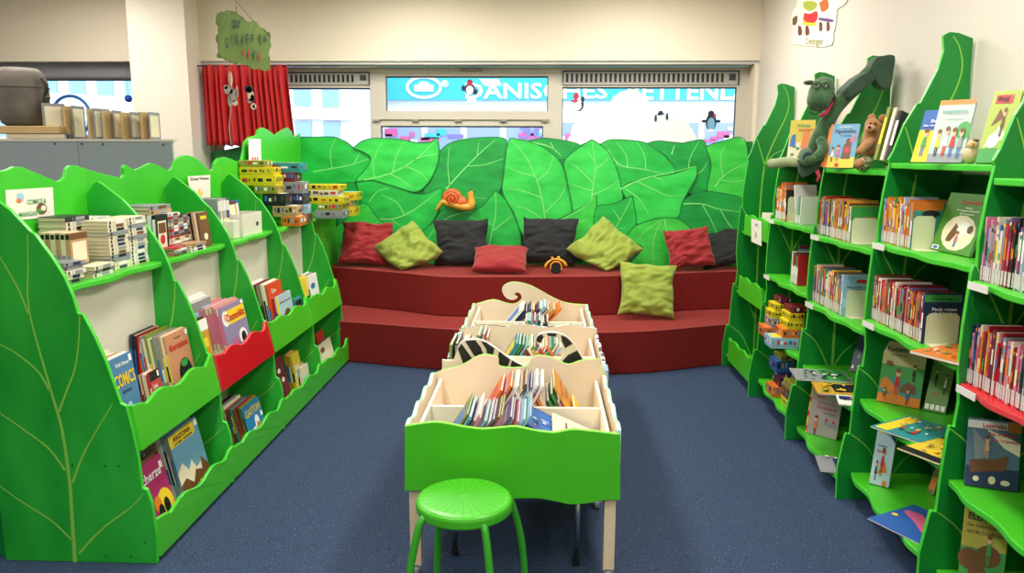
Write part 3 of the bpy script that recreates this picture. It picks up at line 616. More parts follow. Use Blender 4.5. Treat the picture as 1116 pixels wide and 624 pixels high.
# ---------------------------------------------------------------- stool
sg = mat('stool_green', '#45b41e', .32); sg2 = mat('stool_green_leg', '#36a022', .28)
sx, sy = -.249, 2.42
st = empty('stool', (sx, sy, 0), 'round bright green metal stool in front of the nearest trough table', 'stool')
s_ = MB(); s_.lathe([(.0, .452), (.135, .452), (.150, .450), (.158, .444), (.161, .436), (.161, .415), (.157, .408), (.150, .408), (.148, .43), (.0, .43)], (sx, sy, 0), sg, 56); s_.build('seat', st, sm=False, bevel=.002)
s_ = MB()
for k in range(28):
    a = 2*math.pi*k/28+.06; s_.add([(sx+.02*math.cos(a)-.0006*math.sin(a), sy+.02*math.sin(a)+.0006*math.cos(a), .4526), (sx+.158*math.cos(a)-.0009*math.sin(a), sy+.158*math.sin(a)+.0009*math.cos(a), .4475 if False else .4526), (sx+.145*math.cos(a)+.0009*math.sin(a), sy+.145*math.sin(a)-.0009*math.cos(a), .4526), (sx+.02*math.cos(a)+.0006*math.sin(a), sy+.02*math.sin(a)-.0006*math.cos(a), .4526)], [(0, 1, 2, 3)], mat('seat_groove', '#257f17', .4))
s_.build('seat_groove', st)
for dx, dy in ((-.125, -.10), (.075, -.135), (.145, .06), (-.085, .125)):
    q = MB(); e = 1.45
    P = smooth([Vector((sx+dx*.80, sy+dy*.80, .428)), Vector((sx+dx*1.02, sy+dy*1.02, .412)), Vector((sx+dx*1.15, sy+dy*1.15, .36)), Vector((sx+dx*1.32, sy+dy*1.32, .24)), Vector((sx+dx*1.45, sy+dy*1.45, .012))], 5)
    q.tube(P, .0125, sg2, 14); sl = q.build('leg', st, sm=True)
    q = MB(); q.lathe([(.014, 0), (.015, .004), (.014, .02)], (sx+dx*1.45, sy+dy*1.45, 0), black, 14); q.build('foot_cap', sl)

# --------------------------------------------------------------- cushions
def cushion(c, size, rot, m, label, seed=0, thick=.13, sag=0, sx_=1, wr=.012):
    n = 26; mb = MB(); V = []; random.seed(seed)
    off = Vector((seed*3.1, seed*1.7, 0))
    def P(u, v, s):
        pu = u*(1-.10*(1-v*v)**1.0*abs(u)**3 * 1.0); pv = v*(1-.10*(1-u*u)*abs(v)**3)
        e = max(0, (1-u**4)*(1-v**4))**.55
        w = noise.noise(Vector((u*2.2, v*2.2, s*3))+off)*wr*1.2+noise.noise(Vector((u*1.3+v*3.2, v*6.0-u*2, s*5))+off)*wr
        w += abs(noise.noise(Vector((u*3+v, v*9, s*2))+off))*wr*-1.3
        z = s*e*thick/2+w*min(1, e*1.6)
        x = pu*size/2*sx_; y = pv*size/2
        x += noise.noise(Vector((u*2, v*2, 7))+off)*.018; y += noise.noise(Vector((u*2, v*2, 17))+off)*.018
        z -= sag*(u*u)*.5
        return Vector((x, y, z))
    for s in (1, -1):
        for j in range(n+1):
            for i in range(n+1): V.append(P(-1+2*i/n, -1+2*j/n, s))
    K = (n+1)**2; Fs = []
    for j in range(n):
        for i in range(n):
            a = j*(n+1)+i; Fs.append((a, a+1, a+n+2, a+n+1)); Fs.append((K+a, K+a+n+1, K+a+n+2, K+a+1))
    mb.add(V, Fs, m)
    o = mb.build('cushion', None, sm=True, weld=True)
    q = o.modifiers.new('s', 'SUBSURF'); q.levels = q.render_levels = 1
    tag(o, label, 'cushion', 'cushions scattered on the stepped bench')
    M = Matrix.Translation(c) @ rot; zmin = min((M @ v.co).z for v in o.data.vertices)
    place(o, M); return o, zmin
def rest(o, z):
    M = o.matrix_world if False else ROOTM[o.name]
    zmin = min((M @ v.co).z for v in o.data.vertices); M2 = Matrix.Translation((0, 0, z-zmin+.001)) @ M; place(o, M2)
def face(lean, spin=0, yaw=0): return Matrix.Rotation(R(yaw), 4, 'Z') @ Matrix.Rotation(R(90-lean), 4, 'X') @ Matrix.Rotation(R(spin), 4, 'Z')
fr_ = mat('cushion_red', '#920c17', .75, sheen=.2, bump=.12, bscale=30); fo = mat('cushion_olive', '#8f9f39', .8, sheen=.2, bump=.12, bscale=30); fb = mat('cushion_black', '#131417', .8, sheen=.1, bump=.12, bscale=30)
cy_ = 6.50
def cpos(px, y, z): p = at(px, 268, 'y', y); return (p.x, y, z)
for px, y, size, rot, m, lab, zr, th, kx, wr, wx in (
    (399, 6.50, .41, face(30, -4, 8), fr_, 'crumpled red cushion at the far left end of the upper step', .6405, .16, 1, .034, 1.12),
    (445, 6.40, .43, face(36, 41), fo, 'slouched olive green cushion left of the first black one, corner up', .6405, .19, 1.0, .04, 1.03),
    (503, 6.54, .42, face(14, 2), fb, 'upright black cushion below the orange snail', .6405, .13, 1.0, .018, 1.18),
    (545, 6.24, .42, face(70, 0), fr_, 'small flattened red cushion lying between the two black ones', .6405, .12, 1.05, .014, 1.05),
    (598, 6.54, .42, face(14, -3), fb, 'upright black cushion behind the small toy', .6405, .13, 1.0, .018, 1.17),
    (659, 6.44, .45, face(30, 46), fo, 'olive green cushion standing on its corner right of the toy', .6405, .17, 1.0, .03, 1.04),
    (751, 6.42, .36, face(26, 10, -6), fr_, 'red cushion tilted to the left near the right end', .6405, .14, 1.0, .032, 1.10),
    (786, 6.56, .37, face(42, 14, -5), fb, 'black cushion half hidden behind the right-hand red one', .6405, .12, 1.1, .018, 1.0),
    (707, 6.0, .45, face(24, -5, 4), fo, 'olive green cushion on the lower step leaning against the riser', .3205, .13, 1.0, .030, 1.02)):
    o, _ = cushion(cpos(px, y, .8 if zr > .5 else .5), size, rot, m, lab, seed=int(px), thick=th, sx_=kx, wr=wr*.7)
    tr, r3_, s3_ = ROOTM[o.name].decompose(); rm = r3_.to_matrix().to_4x4(); o.data.transform(rm.inverted() @ Matrix.Diagonal((wx, 1, 1, 1)) @ rm)
    if 'corner' in lab:      # slumped on its corner: the lowest corner spreads out flat
        ws = [rm @ v.co for v in o.data.vertices]; z0 = min(w.z for w in ws); H = max(w.z for w in ws)-z0
        for v, w in zip(o.data.vertices, ws):
            t = (w.z-z0)/H
            if t < .38: w.z = z0+H*(.38-(.38-t)*.5); w.x *= 1+.5*(.38-t)/.38
            v.co = rm.inverted() @ w
    rest(o, zr)
# toy on the bench edge
tp = at(606, 290, 'z', .641)
tp.y = 6.17; tp.x = at(606, 286, 'y', 6.17).x
ty = empty('toy_digger', (tp.x, tp.y, .641), 'small orange and black wheeled toy beside the second black cushion', 'toy')
q = MB(); q.lathe([(.02, -.025), (.045, -.025), (.052, -.018), (.052, .018), (.045, .025), (.02, .025)], (tp.x, tp.y, .694), black, 20, 'y'); q.build('wheel', ty)
q = MB(); q.tube([(tp.x+.045*math.cos(a), tp.y-.029, .696+.045*math.sin(a)) for a in [R(x) for x in range(-30, 215, 15)]], .006, mat('toy_orange', '#e9962a', .4), 8); q.build('wheel_ring', ty, sm=True)
q = MB(); q.tube([(tp.x+.09*math.cos(a), tp.y-.005, .668+.09*math.sin(a)) for a in [R(x) for x in range(22, 170, 12)]], [.008+.006*abs(math.cos(R(k*12))) for k in range(13)], mat('toy_orange', '#e9962a'), 8)
q.ball((tp.x-.03, tp.y-.005, .767), .011, mat('toy_orange', '#e9962a')); q.ball((tp.x+.02, tp.y-.005, .77), .012, mat('toy_yellow', '#f0c050', .4)); q.build('body_arch', ty, sm=True)

# ----------------------------------------------- curtain, signs, hangings
cu = MB(); n = 150; rows = 14; V = []
def cx(t, z):
    flare = (2.33-z)/.68
    return -2.925+t*(.745+.055*flare)
for j in range(rows+1):
    z = 2.335-.68*j/rows*(1+.0)
    for i in range(n+1):
        t = i/n; a = .007+.019*min(1, j/3)
        y = 6.73+a*math.sin(t*92+2.2*math.sin(t*9)+.5*math.sin(t*31))+.010*math.sin(t*47+j*.15)
        V.append((cx(t, z), y, z+(.008*math.sin(t*62) if j == rows else 0)+(-.02*t if j == rows else 0)))
cu.add(V, [(j*(n+1)+i, j*(n+1)+i+1, (j+1)*(n+1)+i+1, (j+1)*(n+1)+i) for j in range(rows) for i in range(n)], mat('curtain_red', '#c4161c', .7, sheen=.2))
o = cu.build('curtain', None, sm=True); tag(o, 'gathered short red curtain hanging left of the back window', 'curtain')
q = o.modifiers.new('t', 'SOLIDIFY'); q.thickness = .003
rod = MB(); rod.tube([(-2.96, 6.73, 2.325), (-2.15, 6.73, 2.325)], .006, dark, 8); rod.build('curtain_rod', o, local=True)

gy = 5.0
SG = [(237,14),(240,12),(243,13),(245,10),(252,11),(255,14),(259,18),(263,20),(266,18),(269,19),(272,24),(275,25),(278,29),(280,28),(281,36),(282,45),(280,55),(281,64),(281.5,72),(276,74),(272,71),(268,73),(262,69),(256,67),(251,68),(247,65),(242,63),(237,61),(238,52),(236.5,45),(238,36),(236,25)]
gq = empty('hanging_sign', at(259, 40, 'y', gy), 'ragged olive green cardboard sign with painted letters hanging on a string', 'sign')
P = pxb(SG, gy)
for p in P: p.y = gy+(p.x+2.05)*.9    # turned, its right edge farther away
def sgp(px, py): p = at(px, py, 'y', gy); p.y = gy+(p.x+2.05)*.9-.006; return p
jag = []
for a, b_ in zip(P, P[1:]+P[:1]):
    jag += [a, a.lerp(b_, .5)+Vector((rnd.uniform(-.008, .008), 0, rnd.uniform(-.008, .008)))]
MB().prism(jag, (-.006, .008, 0), mat('sign_olive', '#4f6524', .7, hx2='#5a7029', scale=6), mat('sign_edge', '#5d5f22', .7)).build('sign_board', gq)
ux = (sgp(280, 40)-sgp(240, 40)); ux.normalize(); uz = Vector((0, 0, 1))
tg = MB(); inkd = mat('ink_dark', '#1f3a2c', .6); inkr = mat('ink_red', '#8f2a1c', .6)
add_text(tg, 'zur', sgp(253, 24), ux, uz, .05, .05, inkd)
for k, ch in enumerate('GIRAFFEN'):
    px = 245+k*4.3+(2.0 if k > 5 else 0); add_text(tg, ch, sgp(px, 43+(3 if k == 0 else 0)-k*.9), ux, uz, .019 if ch != 'I' else .005, .066 if k < 5 else .05, inkd)
for k, ch in enumerate('affe'):
    add_text(tg, ch, sgp(259+k*4.3, 55+k*1.0), ux, uz, .018, .04 if ch == 'a' else .06, inkr if k != 2 else inkd)
tg.build('sign_lettering', gq)
q = MB(); tpn = at(257, -30, 'y', gy); q.tube([sgp(252.5, 12), at(257, 1, 'y', gy+.06), sgp(267, 19)], .0022, mat('twine', '#6b4a30', .9), 6); ap = at(257, 1, 'y', gy+.06); q.tube([ap, (ap.x, ap.y, 3.0)], .0018, mat('twine', '#6b4a30'), 6); q.build('string', gq)
# two dangling paper animals
mk = mat('cutout_grey', '#b9b2a8', .7, hx2='#8e8880', scale=30); mk2 = mat('cutout_cream', '#d8d0b8', .7); blk = mat('cutout_black', '#2a2c34', .7)
def dangler(px, pts, nm, lab, m, extra, py0, tail=None):
    y = gy+.02
    c = at(px, 100, 'y', y); r = empty(nm, (c.x, y, c.z), lab, 'paper animal')
    a = MB(); 
    for (x, z, rx, rz, mm) in pts:
        p = at(x, z, 'y', y); k = (842/5)**-1; a.lathe([(.001, 0), (1, 0), (1, .004), (.001, .004)], (0, 0, 0), mm, 20, 'y', M=Matrix.Translation(p) @ Matrix.Diagonal((rx*k, 1, rz*k, 1)))
    a.build('cutout', r)
    s = MB(); s.tube([at(px, py0, 'y', y), at(px-.5, pts[0][1]-3, 'y', y)], .0016, mat('twine', '#6b4a30'), 6)
    if tail: s.tube(smooth([at(x, z, 'y', y) for x, z in tail], 3), .003, m, 6)
    s.build('string', r)
dangler(251, [(249,98,5,5,mk),(254,104,4,7,mk),(250,110,2,6,mk),(256,112,3,3,mk2),(246,95,2,2.4,mk2),(251,86,2,8,mk2),(258,100,1.4,6,mk)], 'paper_monkey', 'pale grey paper monkey dangling from the left of the green sign', mk, None, 64, [(252,110),(251,125),(250,140),(252,158)])
dangler(273, [(271,97,5,4,blk),(271,97.5,3,2.6,mk2),(273,104,3.4,6,mk2),(275,107,2,4,blk),(272,110,2.4,2.4,mk),(276,116,3,3.4,mk2),(276.5,116,1.5,1.8,blk)], 'paper_monkey', 'black and cream paper monkey dangling from the right of the green sign', mk2, None, 64)

# paper cut-out on the right wall
PX = 1.812
PO = [(870,-2),(867,8),(863,14),(862,24),(864,28),(864,48),(880,50),(897,51),(906,49),(908,44),(908,36),(910,30),(911,20),(912,10),(920,5),(925,-3)]
pr = empty('wall_poster', at(886, 25, 'x', PX), 'white cut-out paper poster with coloured patches high on the right wall', 'poster')
MB().prism([at(a, b, 'x', PX) for a, b in PO], (.006, 0, 0), mat('poster_white', '#efe9dc', .6)).build('paper_sheet', pr)
q = MB()
def patch(L_, m): q.prism([at(a, b, 'x', PX-.001) for a, b in smooth2(L_+[L_[0]], 3)[:-1]], (-.0015, 0, 0), m)
patch([(877,14),(883,15),(890,12),(891,20),(886,25),(876,22)], mat('patch_red', '#d0222a', .6)); patch([(875,23),(889,25),(888,28),(876,27)], mat('patch_yellow', '#e8c72f', .6))
patch([(876,2),(883,1),(890,3),(889,9),(882,12),(876,8)], mat('patch_green', '#a8b23f', .6)); patch([(893,3),(901,-1),(903,8),(896,13)], mat('patch_orange', '#c4622c', .6))
patch([(893,19),(907,21),(907,24),(893,22)], mat('patch_violet', '#6a3f8a', .6)); patch([(864,20),(869,17),(868,26),(864,27)], mat('patch_brown', '#6b4a35', .6))
for x in (870, 878, 893, 901): patch([(x,28),(x+3,29),(x+4,37),(x,38)] if x < 890 else [(x,24),(x+3,25),(x+3,33),(x,33)], mat('patch_boot', '#6e3420', .6))
q.build('coloured_patch', pr)
q = MB(); c = at(887, 46, 'x', PX-.001); uy = (at(897, 46, 'x', PX)-at(877, 46, 'x', PX)); add_text(q, 'Oetinger', c, uy.normalized(), (0, 0, 1), uy.length, .06, mat('poster_ink', '#8a8f4a', .6)); q.build('poster_lettering', pr)

# stickers on the window glass
gyw = 7.034
wf = mat('window_snow_paint', '#f6f8fb', .8)
def sticker(nm, lab, parts, cat='window sticker', grp='winter stickers on the window', y=gyw, m0=None):
    c = parts[0]; p = at(c[0], c[1], 'y', y); o = MB()
    for k, (x, z, rx, rz, mm) in enumerate(parts):
        p_ = at(x, z, 'y', y-.0012*k); kk = (842/7.1)**-1
        o.lathe([(.001, 0), (1, 0), (1, -.001), (.001, -.001)], (0, 0, 0), mm, 16, 'y', M=Matrix.Translation(p_) @ Matrix.Diagonal((rx*kk, 1, rz*kk, 1)))
    ob = o.build(nm); ob.data.transform(Matrix.Translation(-p)); place(ob, Matrix.Translation(p)); tag(ob, lab, cat, grp); return ob
skr = mat('sticker_red', '#c8324a', .6); skb = mat('sticker_navy', '#1c2740', .6); skw = wf; sko = mat('sticker_blue', '#7fb6de', .6)
sticker('penguin_sticker', 'penguin sticker in a red cap at the left edge of right pane', [(631,114,5,7,skb),(630,115,3.6,5,skw),(628,105,3,4,skr),(632,109,3,3,skw),(626,110,4,1.2,skr),(635,108,2,3,skb)])
sticker('penguin_sticker', 'smaller pale penguin sticker in the middle of right pane', [(720,129,5,7,skb),(721,130,3.8,5.6,skw),(720,123,2.6,2.4,skb),(714.6,129,1.4,4,skb),(727,127,1.4,4,skb)])
sticker('penguin_sticker', 'dark winged penguin sticker on the right side of right pane', [(775,133,5.6,9,skb),(775,135,4,6.6,sko),(775,124,3.4,3.4,skb),(779,126,1.6,2,skr),(767.5,132,3,1.6,skb),(782.5,132,3,1.6,skb),(775,142,4.4,1.4,skw)])
sticker('penguin_sticker', 'penguin sticker with a pink cap on the upper middle pane', [(512,97,5.6,6,skb),(512,98,4,4.6,skw),(512,90,3,3.4,skr),(505,96,2,3,skb),(518,100,2.4,3,skb),(514,108,5,4,skw),(509,104,2,2,skw)])
ig = MB(); y = gyw+.006-.012
P = pxb([(664,124),(664,115),(668,106),(676,100),(686,97.5),(696,100),(704,106),(708,114),(712,118),(712,126),(690,126)], 7.03)
ig.prism(P, (0, -.001, 0), wf)
for (a, b_) in (((665,112),(707,112)),((668,105),(703,105)),((680,99),(679,105)),((692,99),(693,105)),((674,105),(673,112)),((686,105),(686,112)),((698,105),(699,112)),((680,112),(680,120)),((693,112),(693,120))):
    ig.strip([at(*a, 'y', 7.0285), at(*b_, 'y', 7.0285)], .006, .006, (0, -1, 0), mat('igloo_line', '#bfe3ee', .6))
o = ig.build('igloo_sticker'); tag(o, 'white igloo picture stuck on the right window pane', 'window sticker')
sn_ = MB(); sn_.prism(pxb([(616,157),(622,146),(624,136),(640,128),(664,125),(690,127),(712,125),(740,128),(750,134),(757,145),(763,157)], 7.032), (0, -.001, 0), wf)
o = sn_.build('snow_hill_sticker'); tag(o, 'white snow hill stuck on the lower right window pane', 'window sticker')

# ------------------------------------------------ grey cabinet at the left
cab = empty('grey_cabinet', (-3.5, 5.2, 0), 'tall grey cabinet seen from behind, left of the green bookcases', 'cabinet')
cgm = mat('cabinet_grey', '#8f9a9e', .5); cw = mat('cabinet_edge', '#cfc8b8', .5)
MB().box((-3.02, 5.0, .0), (-2.40, 5.02, 1.655), cgm).build('rear_panel', cab)
MB().box((-4.7, 5.0, .0), (-3.023, 5.02, 1.655), cgm).build('rear_panel', cab)
MB().box((-4.7, 5.021, 0), (-2.63, 5.42, 1.64), cw).build('body', cab)
MB().prism([Vector(p) for p in ((-4.7, 4.995, 1.656), (-2.385, 4.995, 1.656), (-2.385, 5.05, 1.656), (-2.62, 5.43, 1.656), (-4.7, 5.43, 1.656))], (0, 0, .016), cw).build('top_board', cab)
q = MB()
for x, z in ((-2.46, 1.63), (-2.86, 1.632), (-3.18, 1.635), (-3.0, 1.635)): q.box((x, 4.996, z), (x+.012, 5.0, z+.012), dark)
q.build('rivet', cab)
# ------------------------------------------------------------------ books
PAL = {'red': '#b8202a', 'dark red': '#7c1820', 'orange': '#d9742a', 'mustard': '#c79a2e', 'yellow': '#e3c63a', 'olive': '#7d8b3a', 'green': '#3b8a45',
       'teal': '#2f8a8a', 'pale blue': '#8fb6cf', 'blue': '#2f5fa8', 'navy': '#22304f', 'violet': '#6a5a86', 'pink': '#cf7f97', 'maroon': '#6e2034',
       'brown': '#6d4a30', 'tan': '#c0986a', 'cream': '#e2d8bd', 'white': '#e8e6e0', 'grey': '#8d8f93', 'black': '#1e1f24'}
def cm(c): return mat('cover_'+c.replace(' ', '_'), PAL[c], .42)
ink = {'w': WHITE, 'y': mat('print_yellow', '#f0cf2e', .4), 'k': black, 'r': mat('print_red', '#c62430', .4), 'b': mat('print_blue', '#2d6cb8', .4), 'g': mat('print_green', '#3f9a4a', .4),
       's': mat('print_skin', '#e3b28a', .5), 'c': mat('print_cream', '#ece1c2', .5), 'o': mat('print_orange', '#df7f2a', .4), 'd': mat('print_brown', '#74482a', .5), 'l': mat('print_lightblue', '#9fcbe3', .4), 'p': mat('print_pink', '#d9668c', .4), 'v': mat('print_violet', '#71508f', .4), 'n': mat('print_navy', '#24365e', .4), 'e': mat('print_grey', '#8d949a', .5), 't': mat('print_teal', '#3d8f86', .5)}
def make_book(name, t, d, h, cov, M, label, cat='book', group=None, pg=None, art=None, sticker=False, parts=True, soft=False, stripe=None):
    pg = pg or pagew; th = min(.0022, t*.2) if not soft else min(.0008, t*.15); mb = MB(); m = cm(cov) if isinstance(cov, str) else cov
    mb.box((0, 0, 0), (t, th, h), m); mb.box((0, th, 0), (th, d, h), m); mb.box((t-th, th, 0), (t, d, h), m)
    if stripe:
        for (a, b_, mm) in stripe: mb.box((t*.12, -.0005, h*a), (t*.88, 0, h*b_), ink[mm])
    o = mb.build(name); place(o, M); tag(o, label, cat, group)
    if parts:
        i = .003 if not soft else .0005
        o2 = MB().box((th, th, i), (t-th, d-i, h-i), pg).build('page_block', o, local=True)
    if sticker:
        MB().box((.0004, -.0012, .006), (t-.0004, -.0006, .052 if sticker is True else sticker), stick).build('spine_label', o, local=True)
    if art:
        q = MB(); tq = MB(); k = 0
        for a in art:
            k += 1; x = t+.0003*k
            if a[0] == 'r': q.add([(x, a[1]*d, a[2]*h), (x, a[3]*d, a[2]*h), (x, a[3]*d, a[4]*h), (x, a[1]*d, a[4]*h)], [(0, 1, 2, 3)], ink[a[5]])
            elif a[0] == 'e':
                n = 14; q.add([(x, (a[1]+a[3]*math.cos(2*math.pi*j/n))*d, (a[2]+a[4]*math.sin(2*math.pi*j/n))*h) for j in range(n)], [list(range(n))], ink[a[5]])
            elif a[0] == 'p': q.add([(x, u*d, v*h) for u, v in a[1]], [list(range(len(a[1])))], ink[a[2]])
            elif a[0] == 't': add_text(tq, a[1], (t+.0003*len(art)+.0004, a[2]*d, a[3]*h), (0, 1, 0), (0, 0, 1), a[4]*d, a[5]*h, ink[a[6]])
        if q.v: q.build('cover_picture', o, local=True)
        if tq.v: tq.build('cover_title', o, local=True)
    return o
def kid(u, v, s, a, b_, c='s'): # a small generic figure: legs, body, head, hair
    return [('r', u-.03*s, v-.12*s, u-.008*s, v, b_), ('r', u+.008*s, v-.12*s, u+.03*s, v, b_), ('p', [(u-.05*s, v-.01*s), (u+.05*s, v-.01*s), (u+.03*s, v+.11*s), (u-.03*s, v+.11*s)], a), ('e', u, v+.16*s, .045*s, .05*s, c), ('e', u, v+.185*s, .045*s, .03*s, 'd')]
def busy(seed, n=14, cols='ygrbodkwts', u0=.05, u1=.95, v0=.05, v1=.6, s=.07):
    rr = random.Random(seed); out = []
    for k in range(n):
        u = rr.uniform(u0+s, u1-s); v = rr.uniform(v0+s, v1-s); a = rr.uniform(.4, 1)*s; b_ = rr.uniform(.4, 1)*s; c = rr.choice(cols); q = rr.random()
        if q < .45: out.append(('e', u, v, a, b_, c))
        elif q < .75: out.append(('p', [(u-a, v-b_*.6), (u+a*.3, v-b_), (u+a, v+b_*.4), (u-a*.2, v+b_)], c))
        else: out += kid(u, v, s*9*rr.uniform(.7, 1.1), c, rr.choice(cols))
    return out
ORD = ['first','second','third','fourth','fifth','sixth','seventh','eighth','ninth','tenth','eleventh','twelfth','thirteenth','fourteenth','fifteenth','sixteenth','seventeenth','eighteenth','nineteenth','twentieth','twenty-first','twenty-second','twenty-third','twenty-fourth','twenty-fifth','twenty-sixth','twenty-seventh','twenty-eighth','twenty-ninth','thirtieth']
ORD += ['thirty-'+o for o in ORD[:9]]+['fortieth']+['forty-'+o for o in ORD[:9]]+['fiftieth']+['fifty-'+o for o in ORD[:9]]+['sixtieth']+['sixty-'+o for o in ORD[:9]]+['seventieth']+['seventy-'+o for o in ORD[:9]]
def T(x, y, z): return Matrix.Translation((x, y, z))
def RZ(a): return Matrix.Rotation(R(a), 4, 'Z')
def RY(a): return Matrix.Rotation(R(a), 4, 'Y')
def RX(a): return Matrix.Rotation(R(a), 4, 'X')

# rows of spines on the right-hand shelves, far end first
PADR = .03
SC = ['red','orange','mustard','yellow','white','cream','grey','blue','green','pink','brown','black','teal','violet','pale blue','dark red','red','orange','white','cream']
def shelf_x(z): return XR+edge_d(RP, z)
def row(i, k, pxa, pxb_, hpx, seed, where, cols=None, tmin=.008, tmax=.016, hmin=.17, hmax=.205, bookend=None, sticker=True, group=None, xo=.022, bk_h=.13):
    z = RLV[i][k]; x = shelf_x(z)+xo; ya = at(pxa, 0, 'x', x) if False else None
    pyref = {4: 420}.get(0, 0)
    rr = random.Random(seed)
    def Y(px):
        lo, hi = 1.2, 6.5
        for _ in range(40):
            mid = (lo+hi)/2; d = Vector((x, mid, z+.05))-Vector((0, 0, CZ)); p = 558+F*d.dot(_r)/d.dot(_w)
            if p > px: lo = mid
            else: hi = mid
        return lo
    y = min(Y(pxa), YRs[i]-.013); ye = max(Y(pxb_), YRs[i+1]+.02); n = 0; g = group or 'books on '+where
    while y > ye+tmin:
        t = min(rr.uniform(tmin, tmax), y-ye); h = rr.uniform(hmin, hmax); d = rr.uniform(.13, .15)
        c = rr.choice(cols or SC); c2 = rr.choice('wykrbgcodp'); a = rr.uniform(.32, .5)
        st_ = [(a, a+rr.uniform(.12, .4), c2)]
        if rr.random() < .7: st_.append((.88, .93, rr.choice('wykrbo')))
        lab = '%s book, %s from the far end of %s' % (c, ORD[n], where)
        make_book('book', t-.0006, d, h, c, T(x+rr.uniform(0, .006), y, z+.0006) @ RZ(-90), lab, group=g, sticker=sticker, stripe=st_)
        y -= t; n += 1
    if bookend:
        w, hh = bookend
        q = MB(); be = y-.0015
        x0 = x+.008
        pts = [Vector((x0, be, z+.0012))]+[Vector((x0+w-.0, be, z+.0012)), Vector((x0+w, be, z+hh-.015)), Vector((x0+w-.015, be, z+hh)), Vector((x0+.015, be, z+hh)), Vector((x0, be, z+hh-.015))]
        q.prism(pts, (0, -.0014, 0), cream); q.box((x0, be-.0012, z+.0006), (x0+w, be-.075, z+.0016), cream)
        o = q.build('bookend'); mid = Vector((x0+w/2, be, z)); o.data.transform(Matrix.Translation(-mid)); place(o, Matrix.Translation(mid))
        tag(o, 'cream metal bookend closing %s' % where, 'bookend', 'bookends on the right shelves')
    return y, x, z
def end_cover(y, x, z, cov, t, d, h, lab, art, group=None, name='book'):
    return make_book(name, t, d, h, cov, T(x, y, z+.0006) @ RZ(-90) , lab, art=art, group=group, stripe=[(.3, .6, 'w')], sticker=True)
W4 = 'the upper row of the round-horse-picture bay'
# bay with the round picture cover
y, x, z = row(3, 3, 958, 991, 0, 11, 'the upper row, horse cover bay', cols=['yellow','mustard','red','pink','grey','orange','green','pale blue','white','orange'])
y2 = y
end_cover(y2, x, z, 'orange', .012, .12, .19, 'orange book with a teal front panel behind the upper cream bookend', [('r', .0, .0, 1, .82, 't'), ('e', .6, .75, .3, .08, 'k')]); y2 -= .013
def bookend(x, y, z, w, hh, lab):
    q = MB(); q.prism([Vector(p) for p in ((-w/2, 0, .0012), (w/2, 0, .0012), (w/2, 0, hh-.012), (w/2-.012, 0, hh), (-w/2+.012, 0, hh), (-w/2, 0, hh-.012))], (0, -.0014, 0), cream)
    q.box((-w/2, -.0015, .0006), (w/2, -.07, .0016), cream); o = q.build('bookend'); place(o, T(x+w/2, y, z)); tag(o, lab, 'bookend', 'bookends on the right shelves'); return o
bookend(x+.005, y2-.001, z, .085, .135, 'cream bookend left of the round horse picture book')
y, x, z = row(3, 2, 942, 1003, 0, 12, 'the second row, horse cover bay', cols=['red','dark red','pink','white','grey','orange','green','violet','brown','red'], tmin=.007, tmax=.013)
make_book('book', .014, .15, .235, 'pale blue', T(x+.03, y+.10, z+.0006) @ RZ(-90), 'tall pale blue book rising above the second row of the horse bay', group='x' and None)if False else None
end_cover(y, x, z, 'navy', .012, .155, .20, 'dark blue Paula book facing out behind the second cream bookend', [('r', 0, .82, .9, .96, 'g'), ('t', 'Paula rettet', .5, .68, .6, .06, 'w'), ('t', 'ein Kätzchen', .5, .60, .6, .06, 'w'), ('t', 'Lesetiger', .5, .88, .6, .05, 'k')]); y -= .013
bookend(x+.012, y-.001, z, .125, .12, 'cream bookend in front of the dark blue Paula book')
# bay with the puppet
y, x, z = row(2, 3, 888, 925, 0, 13, 'the upper row, teddy bear bay', cols=['orange','yellow','red','mustard','grey','blue','cream','black','orange'])
end_cover(y, x, z, 'white', .010, .15, .175, 'white spiral-bound book with red rings on the upper teddy bay row', None); y -= .011
end_cover(y, x, z, 'olive', .012, .15, .18, 'green HIER book facing out behind the upper teddy bay bookend', [('r', 0, .55, 1, .95, 'g'), ('t', 'HIER', .5, .62, .8, .13, 'r')]); y -= .013
bookend(x+.005, y-.001, z, .12, .12, 'cream bookend in front of the green HIER book')
y, x, z = row(2, 2, 876, 916, 0, 14, 'the second row, teddy bear bay', cols=['blue','grey','red','yellow','dark red','teal','orange','cream','violet','green'], tmin=.008, tmax=.013)
end_cover(y, x, z, 'pale blue', .014, .15, .20, 'pale blue book with a red hat picture behind the second row bookend', [('e', .6, .86, .2, .05, 'r'), ('t', 'Wer erklärt denn', .5, .72, .8, .05, 'd'), ('t', 'den Schulweg', .55, .65, .6, .05, 'd'), ('r', .0, .2, 1, .45, 'l')]); y -= .015
bookend(x+.02, y-.001, z, .12, .13, 'cream bookend in front of the pale blue hat book')
